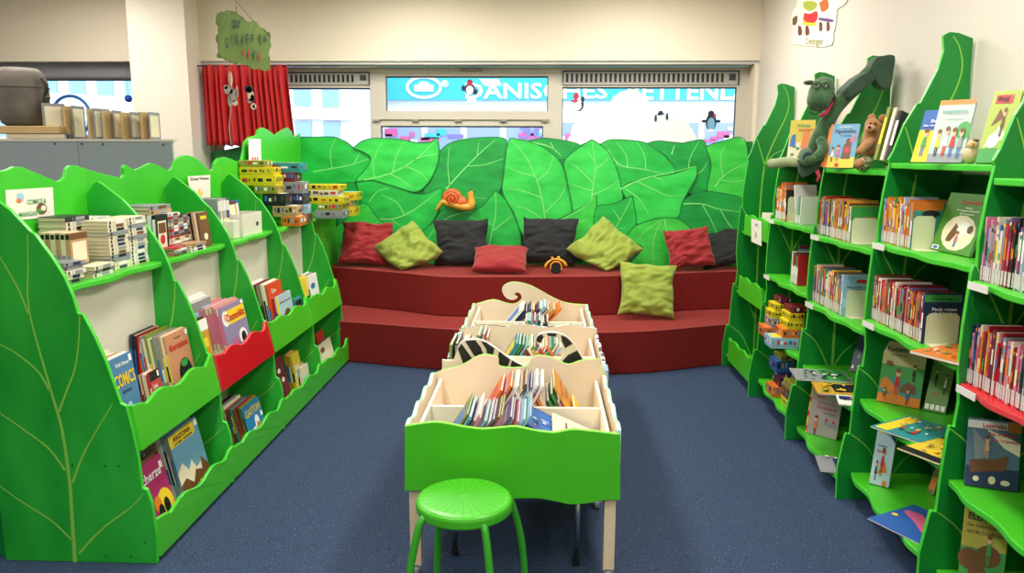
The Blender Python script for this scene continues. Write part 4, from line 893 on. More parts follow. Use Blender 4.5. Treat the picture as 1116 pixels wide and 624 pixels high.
# games bay
y, x, z = row(1, 3, 841, 856, 0, 15, 'the row beneath the red top shelf', cols=['orange','cream','brown','grey','orange','red'], tmin=.012, tmax=.022, hmin=.19, hmax=.235)
end_cover(y, x, z, 'black', .014, .16, .19, 'black and orange book behind the bookend under the red shelf', [('r', 0, 0, 1, .2, 'o'), ('r', .5, .75, .7, .9, 'w'), ('e', .55, .55, .25, .08, 'y')]); y -= .015
bookend(x+.01, y-.001, z, .10, .15, 'cream bookend on the shelf below the crocodile foot')
yy = y-.10
make_book('magazine', .012, .13, .23, 'white', T(x+.03, yy, z+.0006) @ RZ(-90) @ RY(-18), 'white magazine leaning on the shelf under the puppet', 'magazine')
yq = yy-.02
for n, c in enumerate(['grey', 'pale blue', 'green', 'olive', 'grey', 'white']):
    make_book('book', .0115, .13, .155+.004*(n % 3), c, T(x+.012, yq-.012*n-.05, z+.0006) @ RZ(-90), '%s book, %s in the short row right of the white magazine' % (c, ORD[n]), group='short row beside the white magazine', sticker=True)
x = shelf_x(RLV[1][2])+.02
rr = random.Random(16)
for n, (c, t, h) in enumerate([('maroon', .016, .22), ('teal', .03, .20), ('white', .014, .19), ('grey', .012, .185), ('red', .02, .17), ('navy', .02, .18), ('brown', .018, .19), ('green', .018, .17), ('red', .016, .18)]):
    make_book('book', t-.001, .14, h, c, T(x+(.07 if n < 2 else .02), 4.68-sum([.016, .03, .014, .012, .02, .02, .018, .018, .016][:n]), RLV[1][2]+.0006) @ RZ(-90), '%s book, %s from the far end on the shelf above the stacked games' % (c, ORD[n]), group='books on the shelf above the right-hand games', sticker=n > 1, stripe=[(.3, .6, 'w')])
# nearest bay
y, x, z = row(4, 3, 1061, 1135, 0, 17, 'the upper right-edge row', cols=['red','pale blue','white','violet','cream','dark red','grey','black','pink','blue','brown','orange'], tmin=.007, tmax=.013, hmin=.175, hmax=.225)
y, x, z = row(4, 2, 1054, 1135, 0, 18, 'the red shelf row', cols=['red','grey','pink','navy','cream','red','maroon','orange','mustard','blue','white','dark red'], tmin=.007, tmax=.013, hmin=.175, hmax=.22)

# books shown by their covers: bottom-left and bottom-right pixel on the shelf
def cover_px(bl, br, z, h, t, lean, cov, lab, art, name='book', cat='book', group=None, soft=False, shift=0):
    a = at(*bl, 'z', z); b_ = at(*br, 'z', z); e = b_-a; d = e.length; ang = math.degrees(math.atan2(e.y, e.x))
    # local +Y runs along the bottom edge, +X faces the viewer
    M = T(a.x, a.y, z+.001) @ RZ(ang-90) @ RY(-lean) @ T(-t, 0, 0)
    zl = min((M @ Vector(c)).z for c in ((0, 0, 0), (t, 0, 0))); M = T(0, 0, z+.001-zl) @ M
    return make_book(name, t, d, h, cov, M, lab, cat, group, art=art, soft=soft, stripe=None)
def cover_at(pl, yl, pr_, yr, z, h, t, lean, cov, lab, art, group=None):
    A = at(pl, 175, 'y', yl); B = at(pr_, 175, 'y', yr); A.z = B.z = z; e = B-A; ang = math.degrees(math.atan2(e.y, e.x))
    M = T(A.x, A.y, z+.001) @ RZ(ang-90) @ RY(-lean) @ T(-t, 0, 0); zl = min((M @ Vector(c)).z for c in ((0, 0, 0), (t, 0, 0)))
    return make_book('book', t, e.length, h, cov, T(0, 0, z+.001-zl) @ M, lab, 'book', group, art=art)
g3 = 'picture books standing cover out on the right'
Z = RLV
cover_px((1013.5,272), (1056,281), Z[3][3], .235, .012, 16, mat('cover_grass', '#4c8a2c', .42), 'green book with a round horse picture facing out', [('e', .54, .34, .40, .30, 'c'), ('p', [(.3,.25),(.42,.5),(.52,.42),(.5,.3),(.42,.18),(.3,.18)], 'd'), ('p', [(.48,.4),(.6,.55),(.82,.5),(.85,.3),(.7,.36),(.6,.25)], 'w'), ('e', .8, .42, .07, .07, 'd')]+kid(.55, .2, .8, 'p', 'b')+[('r', .04, .02, .22, .09, 'w'), ('r', .07, .03, .19, .075, 'b'), ('t', 'Leserabe', .62, .86, .5, .07, 'r'), ('t', 'Neue', .62, .76, .16, .03, 'w'), ('t', 'Ponygeschichten', .62, .71, .55, .035, 'w'), ('t', 'für Erstleser', .62, .66, .35, .03, 'w')], group=g3)
cover_px((955,437), (1001.5,446), Z[3][1], .275, .010, 14, mat('cover_parchment', '#b9b27a', .5), 'large sandy pirate picture book standing on the third shelf of the horse bay', [('r', 0, 0, 1, .15, 'o'), ('r', 0, .15, 1, .62, 'g'), ('p', [(0,.15),(1,.15),(.9,.32),(.6,.38),(.3,.42),(.1,.4)], 't'), ('p', [(.03,.24),(.45,.12),(.5,.2),(.15,.42),(.05,.36)], 'o'), ('p', [(.5,.2),(.9,.2),(.85,.34),(.65,.38),(.52,.3)], 'd')]+kid(.42, .3, 1.3, 'r', 'r')+kid(.78, .5, .8, 'k', 'k')+kid(.7, .12, .8, 'b', 'd')+kid(.16, .1, .7, 'd', 'o')+[('r', .12, .60, .25, .68, 'd'), ('t', 'Kuddelmuddel', .5, .88, .8, .07, 'k'), ('t', 'auf hoher See', .4, .79, .4, .03, 'k')], group=g3)
cover_px((1006,447), (1030,452), Z[3][1], .25, .008, 24, mat('cover_meadow', '#5f8a3a', .5), 'green picture book leaning right of the pirate book', [('r', .04, .03, .22, .12, 'w'), ('r', .28, .03, .46, .12, 'w'), ('r', .52, .03, .7, .12, 'w'), ('r', .76, .03, .94, .12, 'w'), ('r', .3, .25, .38, .33, 'r')]+kid(.3, .55, 1, 'k', 'k')+kid(.75, .45, 1.1, 'w', 'k'), group=g3)
cover_px((947,527), (968,532.5), Z[3][0], .25, .016, 16, mat('cover_ice', '#b8d3da', .5), 'pale blue school book with a navy corner on the lowest shelf of the horse bay', [('p', [(.5,1),(1,1),(1,.78),(.85,.84)], 'n'), ('r', .08, .93, 1, .96, 'n'), ('e', .2, .95, .1, .04, 'y'), ('t', 'Lesenlernen', .4, .70, .5, .04, 'b'), ('t', 'Abenteuer', .4, .60, .5, .05, 'r'), ('e', .75, .05, .12, .05, 'o'), ('p', [(.3,.2),(.8,.25),(.6,.45),(.5,.35)], 'o')]+kid(.5, .35, 1.5, 'r', 'd')+kid(.25, .2, 1.1, 'k', 'n'), group=g3)
cover_px((1009.5,537), (1017,540.5), Z[3][0], .19, .010, 20, mat('cover_moss', '#6c7a2e', .5), 'small mossy green book at the near end of the lowest horse bay shelf', [('r', .1, .1, .9, .4, 'o'), ('t', 'Tiere', .5, .8, .7, .1, 'y')], group=g3)
cover_px((877,471), (911,480), Z[2][0], .262, .010, 12, mat('cover_rose_grey', '#b0a3a0', .55), 'greyish pink Nino picture book on the lowest shelf of the teddy bay', [('r', 0, 0, .05, 1, 'y'), ('r', 0, .05, .05, .15, 'r'), ('r', 0, .35, .05, .45, 'r'), ('r', 0, .65, .05, .75, 'r'), ('t', 'Nino', .35, .8, .25, .07, 'r'), ('t', 'und das große', .55, .68, .5, .035, 'r'), ('t', 'Durcheinander', .6, .58, .65, .05, 'r'), ('t', 'Geschichten', .7, .48, .4, .025, 'k')]+kid(.3, .15, 1.2, 'o', 'd')+[('p', [(.55,.25),(.95,.2),(.9,.34),(.75,.28),(.6,.38)], 'e'), ('e', .62, .35, .04, .03, 'r'), ('e', .85, .33, .04, .03, 'r')], group=g3)
cover_px((925,405), (940,408), Z[2][1], .22, .01, 30, 'navy', 'dark blue book leaning at the near end of the third teddy bay shelf', [('r', .1, .08, .25, .16, 'w'), ('e', .5, .6, .25, .12, 'n'), ('e', .4, .4, .1, .05, 'g')], group=g3)
cover_px((1051,529), (1109,537), Z[4][1], .235, .014, 12, mat('cover_sea', '#56748c', .5), 'sea-blue Odyssey book with a ship on the right edge bay', [('r', 0, .86, .75, .97, 'w'), ('r', .76, .84, 1, .99, 'o'), ('r', 0, 0, 1, .3, 'n'), ('p', [(.1,.2),(.75,.28),(.8,.5),(.5,.42),(.05,.38)], 'd'), ('p', [(.35,.86),(1,.7),(1,.5),(.7,.6)], 'c'), ('p', [(.1,.85),(.16,.4),(.32,.42),(.4,.62)], 'e'), ('t', 'Leserabe', .5, .91, .45, .07, 'r'), ('t', 'Die Irrfahrten', .66, .79, .5, .05, 'r'), ('t', 'der Odysseus', .72, .70, .5, .05, 'r')]+kid(.38, .55, 1.0, 's', 's')+[('e', .2, .12, .06, .04, 'c'), ('e', .5, .12, .07, .06, 'c'), ('e', .75, .1, .09, .04, 'c')], group=g3)
cover_px((1043,636), (1092,648), Z[4][0], .27, .012, 12, mat('cover_straw', '#c0b04a', .5), 'yellow bedtime book with animals at the bottom right corner', [('r', 0, .0, 1, .5, 'g'), ('e', .2, .35, .25, .14, 'd'), ('e', .62, .42, .28, .14, 'd'), ('e', .4, .2, .2, .12, 'd'), ('t', 'ELEFANT', .5, .90, .8, .09, 'k'), ('t', 'Der kleine Löwe', .45, .79, .7, .05, 'd'), ('t', 'und die Schildkröte', .5, .71, .8, .05, 'd')]+kid(.62, .45, 1.2, 'g', 'g'), group=g3)
cover_at(992.5, 3.22, 1028, 3.12, Z[3][4], .222, .012, 22, 'blue', 'blue puzzle book with a picture of children on top of the horse bay', [('p', [(0,0),(1,0),(1,.35),(.6,.6),(0,.62)], 'y'), ('e', .75, .55, .25, .2, 'r'), ('e', .75, .55, .16, .12, 'c'), ('t', 'Duden', .7, .92, .3, .07, 'r'), ('t', 'Das Rätsel', .55, .78, .5, .06, 'w'), ('t', 'des verborgenen', .5, .69, .8, .05, 'w')]+kid(.25, .3, 1.6, 'g', 'b')+kid(.6, .2, 1.3, 'r', 'd'), group=g3)
cover_at(1009, 3.02, 1048, 2.93, Z[3][4], .25, .012, 22, mat('cover_misty', '#b5c7bd', .5), 'orange-topped school stories book standing right of the blue puzzle book', [('r', 0, .92, 1, 1, 'o'), ('r', 0, .0, 1, .14, 'e'), ('e', .85, .5, .2, .15, 'g'), ('t', 'Schulgeschichten', .5, .8, .7, .06, 't'), ('t', 'zum Lesenlernen', .5, .71, .5, .035, 'w')]+kid(.2, .25, 1.3, 'y', 'k')+kid(.42, .27, 1.4, 'w', 'r')+kid(.62, .25, 1.4, 'r', 'b')+kid(.83, .24, 1.4, 'e', 'b'), group=g3)
cover_at(1063, 2.83, 1094, 2.76, Z[3][4], .27, .014, 22, mat('cover_leaf', '#a9b84a', .5), 'yellow-green book with small animals leaning against the nearest side panel', [('r', 0, 0, 1, .2, 'g'), ('p', [(.1,.2),(.9,.35),(.5,.5)], 'c'), ('p', [(.2,.5),(.6,.62),(.4,.75)], 'd'), ('e', .4, .3, .2, .1, 'w'), ('r', .15, .82, .75, .94, 'r'), ('t', 'Wald', .4, .88, .4, .08, 'k')]+kid(.6, .5, 1.2, 'd', 'k'), group=g3)
cover_at(897, 3.98, 930, 3.90, Z[2][4], .232, .012, 22, mat('cover_sky', '#6fa9cc', .5), 'sky blue reading book with a bear picture beside the teddy bear', [('r', 0, 0, .12, 1, 'o'), ('p', [(.12,0),(1,0),(1,.25),(.6,.2),(.12,.28)], 'y'), ('t', 'Das magische', .55, .92, .4, .04, 'w'), ('t', 'Tigerkaffee', .56, .82, .7, .1, 'n'), ('t', 'zum Lesenlernen', .6, .73, .4, .035, 'n'), ('p', [(.55,.2),(.85,.2),(.82,.55),(.7,.62),(.58,.5)], 'd'), ('e', .7, .4, .1, .07, 'r'), ('e', .72, .6, .09, .07, 'd'), ('p', [(.75,.6),(.9,.78),(.95,.7),(.85,.55)], 'p')]+kid(.25, .25, 1.0, 'w', 'k')+kid(.42, .28, 1.1, 'p', 'e')+[('e', .45, .06, .07, .04, 'r')], group=g3)
cover_at(857, 4.62, 884, 4.56, Z[1][4], .25, .012, 20, mat('cover_corn', '#d8c24a', .5), 'yellow rhyme book with a blue figure behind the crocodile puppet', [('r', 0, 0, .8, .45, 'c'), ('e', .2, .15, .08, .04, 'g'), ('e', .4, .3, .08, .04, 'g'), ('e', .5, .1, .08, .04, 'g'), ('e', .25, .35, .08, .04, 'g'), ('p', [(.05,.35),(.3,.35),(.25,.65),(.1,.62)], 'b'), ('p', [(.5,.3),(.9,.3),(.8,.75),(.55,.7)], 'o'), ('t', 'Wörter', .55, .86, .6, .08, 'g'), ('t', 'zaubern', .65, .76, .6, .07, 'r')], group=g3)
# thick books right of the teddy
for n, (bl, br, hh, c, lab) in enumerate((((951,184),(958,185),.245,'olive','olive book leaning right of the teddy bear, leftmost of three'), ((958,185),(964,185.5),.24,'cream','cream book leaning between an olive and a black one'), ((964,185.5),(970,186),.225,'black','black book leaning rightmost beside the teddy bear'))):
    a = at(bl[0], 180, 'y', 3.60-.025*n); make_book('book', .017, .16, hh, c, T(a.x, a.y, Z[2][4]+.001+.16*math.sin(R(16))) @ RZ(-62) @ RX(-16), lab, group='books leaning beside the teddy bear', stripe=[(.3, .8, 'y' if n == 0 else 'w')])
a = at(1107, 172, 'z', Z[4][4]); a = Vector((1.545, 2.40, Z[4][4])); make_book('book', .012, .15, .15, 'cream', T(a.x, a.y, a.z+.001) @ RZ(-150) @ RY(-10), 'cream book on the top shelf at the right picture edge')
# flat books
def flat_px(a, b_, c, z, t, cov, lab, art=None, group='books lying flat on the right shelves', name='book', dz=0, w=None):
    """a = corner nearest the viewer at the left, b_ = next corner along the bottom, c = corner above a"""
    z += dz+.0005; A = at(*a, 'z', z+t); B = at(*b_, 'z', z+t); D = at(*c, 'z', z+t); ey = (B-A); d = ey.length; ey.normalize(); ez = (D-A); ez -= ey*ez.dot(ey); h = ez.length; ez.normalize(); ex = ey.cross(ez)
    M = Matrix((ex, ey, ez)).transposed().to_4x4(); up = 1 if ex.z > 0 else -1
    M.translation = A-ex*t if up > 0 else A
    if up < 0: return None
    return make_book(name, t, d, h, cov, M, lab, group=group, art=art, soft=True)
def flat(cx, cy, z, d, h, ang, t, cov, lab, art=None, group='books lying flat on the right shelves'):
    # cover up; bottom edge along direction ang
    e = Vector((math.cos(R(ang)), math.sin(R(ang)), 0)); u = Vector((-e.y, e.x, 0)); M = Matrix((Vector((0, 0, 1)), e, u)).transposed().to_4x4()
    M.translation = Vector((cx, cy, z+.0006))-e*d/2-u*h/2
    return make_book('book', t, d, h, cov, M, lab, group=group, art=art, soft=True)
xs = 1.50
flat(1.50, 2.93, Z[3][0], .23, .28, -62, .006, 'blue', 'blue picture book with a red plane lying flat on the lowest horse bay shelf', [('p', [(.1,.75),(.35,.8),(.8,.5),(.95,.3),(.8,.28),(.45,.5),(.1,.65)], 'p'), ('p', [(.5,.8),(.7,.5),(.8,.55),(.6,.85)], 'p'), ('e', .8, .8, .09, .06, 'c'), ('e', .12, .45, .06, .04, 'y'), ('r', .75, .88, .97, .96, 'p')])
flat(1.51, 3.03, Z[3][1], .22, .26, -58, .006, 'teal', 'teal picture book lying flat in front of the sandy pirate book', [('r', .05, .05, .3, .95, 'y')]+busy(5, 22, 'ygkrtww', .05, .95, .05, .95, .06))
flat(1.49, 2.80, Z[3][1], .17, .24, -62, .006, 'yellow', 'yellow and black book lying flat at the near end of the third horse shelf', [('r', 0, 0, 1, .2, 'k')]+busy(6, 20, 'kyovkpy', .05, .95, .05, .95, .07))
flat(1.52, 2.80, Z[3][2], .19, .26, -62, .010, 'orange', 'orange book lying flat right of the second row bookend', busy(7, 20, 'yodgcr', .05, .95, .05, .95, .07))
flat(1.47, 3.98, Z[2][1], .28, .22, -8, .006, 'grey', 'grey comic book lying flat at the far end of the third teddy bay shelf', [('r', .5, .05, .95, .95, 'g')]+busy(8, 22, 'kwgekw', .05, .95, .05, .95, .07))
flat(1.50, 3.73, Z[2][1], .28, .20, -10, .006, 'mustard', 'mustard comic book lying flat in the middle of the third teddy bay shelf', [('r', .3, .2, .95, .9, 'k')]+busy(9, 22, 'ykwgyk', .05, .95, .05, .95, .08))
flat(1.50, 3.54, Z[2][1], .2, .15, -15, .006, 'white', 'white comic book lying flat near the dark blue leaning one', [('r', .05, .5, .95, .9, 'n')]+busy(10, 12, 'npkw', .05, .95, .05, .95, .08))
flat(1.49, 3.62, Z[2][0], .26, .20, -12, .006, 'grey', 'grey and navy book lying flat on the lowest teddy bay shelf', [('r', .3, .1, 1, .9, 'n')]+busy(11, 16, 'nekgw', .05, .95, .05, .95, .07))
# first bay bins
a = at(824, 214, 'x', 1.47)
make_book('book', .022, .13, .17, 'cream', T(1.47, 5.23, 1.036) @ RZ(-108) @ RY(-16), 'small cream picture book standing in the topmost lime bin', art=[('r', .0, 0, 1, .4, 'y'), ('e', .4, .25, .2, .15, 'k'), ('e', .5, .7, .15, .12, 'r'), ('e', .75, .8, .1, .08, 'r')])
make_book('book', .012, .14, .20, 'grey', T(1.50, 5.12, .591) @ RZ(-108) @ RY(-14), 'grey picture book standing in the middle lime bin', art=[('e', .4, .5, .3, .2, 'w'), ('e', .6, .3, .2, .1, 'k'), ('e', .3, .7, .1, .1, 'g')])
make_book('book', .02, .15, .18, 'grey', T(1.48, 5.10, .097) @ RZ(-108) @ RY(-10), 'grey book just showing over the lowest lime bin')
crd = empty('paper_card', (1.46, 5.2, 1.1), 'white card with a small picture fixed to the topmost lime bin', 'card')
xx = XR+edge_d(RP, 1.02)+.012-.003
p = [at(a_, b_, 'x', xx) for a_, b_ in ((819,238),(830,241),(830,268),(819,263))]
MB().prism(p, (-.0015, 0, 0), paper).build('card_sheet', crd)
q = MB(); c = (p[0]+p[2])/2; q.box((xx-.003, c.y-.02, c.z-.03), (xx-.0016, c.y+.015, c.z+.01), ink['c']); q.box((xx-.004, c.y-.008, c.z-.035), (xx-.003, c.y+.008, c.z+.0), ink['g']); add_text(q, 'Erste Reihe', (xx-.003, c.y, p[0].z-.03), (0, -1, 0), (0, 0, 1), .07, .02, ink['b']); q.build('card_picture', crd)

# --------------------------------------------------------- board games
def game(x0, x1, y0, y1, z, h, col, lab, group, rot=0, side=None):
    c = Vector(((x0+x1)/2, (y0+y1)/2, z+.0005)); r = empty('board_game', M=Matrix.Translation(c) @ RZ(rot), label=lab, cat='board game', group=group)
    w, d = (x1-x0)/2, (y1-y0)/2; m = mat('game_'+col.replace(' ', '_'), dict(PAL, **{'haba yellow': '#dcc81e', 'olive': '#9a9a30'})[col], .4)
    mb = MB(); mb.box((-w+.003, -d+.003, 0), (w-.003, d-.003, h*.5), m); o = mb.build('box_base', r, local=True)
    mb = MB(); mb.box((-w, -d, h*.22), (w, d, h-.0006), m); o = mb.build('box_lid', r, local=True, bevel=.0015)
    q = MB(); rr = random.Random(int(abs(z*1000+x0*100+y0*10)))
    for (ux, o0, L_, nrm) in (((1, 0), -d-.0008, w, 0), ((0, 1), w+.0008 if c.x < 0 else -w-.0008, d, 1)):
        s = -L_*.85
        while s < L_*.8:
            e = rr.uniform(.06, .34)*L_; e = min(e, L_*.88-s); z0 = h*rr.uniform(.32, .45); z1 = h*rr.uniform(.6, .88); mm = ink[rr.choice(side or ('kkrgkd' if 'yellow' in col else 'rkwdkbe'))]
            if nrm == 0: q.add([(s, o0, z0), (s+e, o0, z0), (s+e, o0, z1), (s, o0, z1)], [(0, 1, 2, 3)], mm)
            else: q.add([(o0, s, z0), (o0, s+e, z0), (o0, s+e, z1), (o0, s, z1)], [(0, 1, 2, 3)], mm)
            s += e+rr.uniform(.05, .2)*L_
    if w > .06: q.add([(-w*.8, -d*.7, h), (w*.8, -d*.7, h), (w*.8, d*.7, h), (-w*.8, d*.7, h)], [(0, 1, 2, 3)], ink[rr.choice('wlcyo')])
    q.build('side_print', r, local=True); return r
def stack_games(Y, z, items, group, where, dep=.2, sc_=1.0):
    """items bottom to top: (left px, right px, height px, colour, label[, dy])"""
    for it in items:
        l, r_, hp, col, lab = it[:5]; dy = it[5] if len(it) > 5 else 0
        yy = Y+dy; pz = at(l, 200, 'y', yy)
        x0, x1 = at(l, 210, 'y', yy).x, at(r_, 210, 'y', yy).x; h = hp/F*yy*sc_
        if x0 < -2.085: x0 = -2.085
        game(x0, x1, yy, yy+(it[6] if len(it) > 6 else dep), z, h, col, lab, group, rot=0, side=(it[7] if len(it) > 7 else None)); z += h
    return z
SZ = 1.086
g = 'board games piled on the left shelf'
stack_games(5.30, SZ, [(305,325,12,'orange','orange game box at the bottom of the big left pile'), (296,322,13.5,'tan','plain brown cardboard box above the orange game'), (286,311,15.5,'black','black and red game with a dark figure in the left pile'), (277,302,10,'olive','slim olive green game box in the left pile'), (256,301,13,'haba yellow','lower of the two big yellow games in the left pile'), (249,299,10,'haba yellow','upper of the two big yellow games in the left pile'), (250,290,8.5,'olive','short yellow-green game box topping the front pile')], g, '', dep=.16, sc_=.87)
stack_games(5.50, SZ, [(318,332,12,'brown','brown game box at the bottom of the rear left pile'), (314,331,11,'pale blue','pale blue patterned game in the rear left pile'), (304,330,14,'navy','navy and red boxed game in the rear left pile'), (298,329,14,'grey','grey illustrated game in the rear left pile'), (296,322,11,'maroon','maroon game box under the wide one'), (272,328,12,'teal','wide flat teal and red game on top of the left pile')], g, '', dep=.17, sc_=.90)
g = 'yellow board games at the bench end'
stack_games(5.98, 1.0865, [(342,373,9,'grey','grey game box at the bottom of the bench end stack'), (345,372,7,'olive','olive game box second from the bottom at the bench end'), (333,374,8,'haba yellow','long yellow game under the white box at the bench end'), (333,368,7,'cream','white and red game box near the top at the bench end'), (331,371,6,'haba yellow','yellow game topping the bench end stack')], g, '', dep=.2)
stack_games(6.25, 1.0865, [(362,385,10,'haba yellow','small yellow game lowest at the leaf wall'), (364,382,7,'tan','tan box between two small yellow games at the leaf wall'), (364,388,9,'haba yellow','small yellow game topmost at the leaf wall')], g, '', dep=.2)
# right stacks
def stackR(Y, z, items, group, dep=.14):
    for l, r_, hp, col, lab, dy in items:
        yy = Y+dy; x0, x1 = at(l, 360, 'y', yy).x, at(r_, 360, 'y', yy).x; h = hp/F*yy
        game(x0, min(x1, 1.79), yy, yy+dep, z, h, col, lab, group); z += h
g = 'board games piled in the right-hand bay'
z1 = RLV[1][1]; z0 = RLV[1][0]
stackR(4.42, z1, [(841,872,12,'pale blue','pale blue game box at the bottom of the upper right pile',0), (853,875,10,'orange','orange game box above the pale blue one',.0), (857,876,9,'haba yellow','yellow game, lower of the two nearest in the upper right pile',0), (859,876,9,'haba yellow','yellow game, upper of the two nearest in the upper right pile',0), (861,878,7,'dark red','dark red game topping the upper right pile',0)], g)
stackR(4.66, z1, [(833,846,11,'orange','small orange game at the far end of the upper right shelf',.05), (840,856,10,'grey','grey game box behind the pale blue one',.05), (840,856,8,'haba yellow','yellow game, lower at the back of the upper right pile',.05), (843,858,8,'haba yellow','yellow game, upper at the back of the upper right pile',.05), (849,860,7,'maroon','maroon game at the back of the upper right pile',.05)], g)
stackR(4.40, z0, [(864,880,9,'haba yellow','yellow game box low at the near end of the bottom shelf',-.04), (864,880,12,'brown','brown game box above the low yellow one',-.04), (866,882,8,'olive','olive game box high at the near end of the bottom shelf',-.04)], g)
stackR(4.58, z0, [(846,864,12,'orange','orange game box at the front of the bottom right shelf',.0), (853,866,8,'maroon','maroon striped game box on the orange one',0), (853,868,9,'navy','navy game box in the lower right pile',.0), (848,868,13,'blue','blue game box topping the lower right pile',0), (853,868,6,'olive','olive lid game above the blue box',0)], g)
# ------------------------------------------------- comics in the left bins
def bin_file(i, k, xf, pxl, pxr, pyt, n, t, cols, front, lab0, where, art=None, lean=8, group=None, hvar=.012, stripe=None, kind='comic_book', ylo=None):
    z = BINZ[k][0]+.027
    A = at(pxl, pyt, 'x', xf); B = at(pxr, pyt, 'x', xf); y0 = max(A.y, YLs[i]+.014); y1 = min(B.y, YLs[i+1]-.014)
    if ylo is not None: y0 = max(y0, ylo)
    d = y1-y0; h = min(max(.12, (A.z+B.z)/2-z), .32)/math.cos(R(lean)); rr = random.Random(int(pxl*7+pyt)); x = xf
    for j in range(n):
        c = front if j == 0 else rr.choice(cols); hh = h if j == 0 else h+rr.uniform(-hvar, hvar); dd = d if j == 0 else d*rr.uniform(.92, 1)
        tt = t if j == 0 else t*rr.uniform(.8, 1.2)
        nm = c if isinstance(c, str) else 'thin'
        lab = lab0 if j == 0 else '%s book, %s behind the front cover in %s' % (nm, ORD[j-1], where)
        x -= tt
        if x-h*math.sin(R(lean)) < -1.805 and lean > 3 and j: break
        st = None
        if stripe: st = [(.05, .3, stripe[0]), (.4, .9, stripe[1])]
        elif rr.random() < .6: st = [(.3, .3+rr.uniform(.2, .5), rr.choice('wkyrb'))]
        make_book(kind, tt-.0006, dd, hh, c, T(x, y0+(0 if j == 0 else rr.uniform(0, .004)), z+.0006) @ RY(-lean), lab, group=group or where, art=art if j == 0 else None, soft=tt < .008, stripe=st)
    return x
CC = ['white', 'cream', 'grey', 'tan', 'red', 'pale blue', 'brown', 'white']
duckfree = [('r', .1, .3, .4, .55, 'e')]
bin_file(0, 0, -1.59, 157, 180, 407, 6, .008, ['red','black','cream','red'], mat('cover_comic_red', '#c23a40', .4), 'small red comic with a white title standing behind the green bin front', 'the small red pile', art=[('r', 0, .80, 1, 1, 'k'), ('t', 'Comic', .35, .68, .5, .10, 'w'), ('r', .75, .85, .92, .97, 'w'), ('e', .4, .3, .2, .15, 'w'), ('e', .6, .35, .1, .08, 'y')], ylo=3.03)
bin_file(0, 0, -1.58, 122, 155, 388, 15, .0085, ['white','cream','white','tan','cream'], mat('cover_comics_blue', '#4e7fa6', .4), 'blue COMICS album with yellow title in the nearest middle bin', 'the COMICS pile', art=[('t', 'Walt Disney', .5, .90, .6, .06, 'w'), ('t', 'COMICS', .5, .72, .88, .16, 'y'), ('t', 'die besten', .5, .58, .4, .04, 'k'), ('e', .5, .28, .16, .16, 'l'), ('e', .7, .22, .12, .12, 'w'), ('e', .3, .2, .1, .1, 'e'), ('r', .82, .9, .95, .98, 'w')])
bin_file(0, 0, -1.615, 189, 213, 362, 13, .0115, ['cream','tan','grey','brown','grey','cream','olive'], mat('cover_salmon', '#c98a68', .4), 'salmon comic album with a dark figure and red title, nearest middle bin', 'the salmon album pile', art=[('t', 'Raritäten', .5, .80, .8, .10, 'r'), ('t', 'Comic', .5, .92, .3, .03, 'k'), ('e', .6, .3, .3, .28, 'k'), ('e', .6, .5, .15, .06, 'g'), ('r', .45, .28, .75, .33, 'g'), ('r', .86, .9, .97, .98, 'w')])
for n, (y0, dd, h, c) in enumerate(((3.24, .2, .31, 'navy'), (3.25, .2, .30, 'black'), (3.26, .2, .295, 'red'))):
    make_book('comic_book', .009, dd, h, c, T(-1.803+.010*n, y0, BINZ[0][0]+.0275), '%s album standing against the white rear panel of the nearest bay' % c, group='albums at the rear of the nearest middle bin', stripe=[(.2, .8, 'r' if n == 2 else 'b')])
bin_file(0, 1, -1.545, 198, 229, 464, 20, .0095, ['grey','pale blue','white','grey','tan','pale blue'], mat('cover_desert_blue', '#6fa3bf', .4), 'large pale blue desert album facing the aisle, nearest lower bin', 'the desert album pile', art=[('r', 0, .80, .85, .97, 'y'), ('t', 'ARIZONA', .42, .90, .6, .07, 'd'), ('t', 'COMIC ALBUM', .42, .83, .6, .03, 'k'), ('p', [(0,.45),(.2,.55),(.35,.4),(.5,.5),(.6,.35),(.8,.4),(.8,0),(0,0)], 'c'), ('p', [(.0,.0),(.0,.28),(.2,.33),(.4,.2),(.55,.34),(.75,.28),(.8,.45),(.98,.3),(1,.0)], 'd'), ('e', .55, .1, .12, .06, 'g'), ('e', .62, .12, .08, .05, 'y'), ('r', .86, .88, .97, .97, 'w')], lean=12)
bin_file(0, 1, -1.525, 163, 193, 506, 3, .012, ['maroon','brown'], mat('cover_magenta', '#b02a68', .4), 'magenta comic with a yellow circle at the front of the nearest lower bin', 'the magenta comic pile', art=[('t', 'Scherze', .45, .82, .8, .14, 'w'), ('e', .7, .32, .28, .24, 'y'), ('e', .45, .4, .12, .12, 'o'), ('e', .5, .28, .1, .1, 'k'), ('e', .72, .3, .1, .12, 'k'), ('r', .84, .82, .95, .92, 'w')], lean=14)
bin_file(1, 0, -1.59, 250, 275, 331, 17, .0085, ['pink','tan','pink','cream','pink'], mat('cover_lilac', '#8d86a8', .4), 'lilac comic with yellow title leading the pink series in the red bin', 'pink series of the red bin', art=[('r', .15, .68, .98, .92, 'y'), ('t', 'Donnerblitz', .57, .80, .76, .13, 'r'), ('e', .15, .8, .13, .13, 'w'), ('e', .15, .82, .07, .07, 's'), ('e', .7, .4, .18, .14, 'w'), ('e', .72, .38, .1, .1, 'k'), ('e', .35, .3, .1, .14, 'p'), ('e', .6, .15, .2, .1, 'g'), ('r', .86, .93, .97, .99, 'w')], stripe=('c', 'p'), lean=10)
bin_file(1, 0, -1.60, 222, 234, 349, 4, .01, ['black','cream','grey'], 'mustard', 'mustard and white comic at the near end of the red bin', 'near pile of the red bin', art=[('r', .0, .82, 1, 1, 'w'), ('e', .5, .2, .3, .2, 'e'), ('r', .2, .55, .8, .7, 'y')])
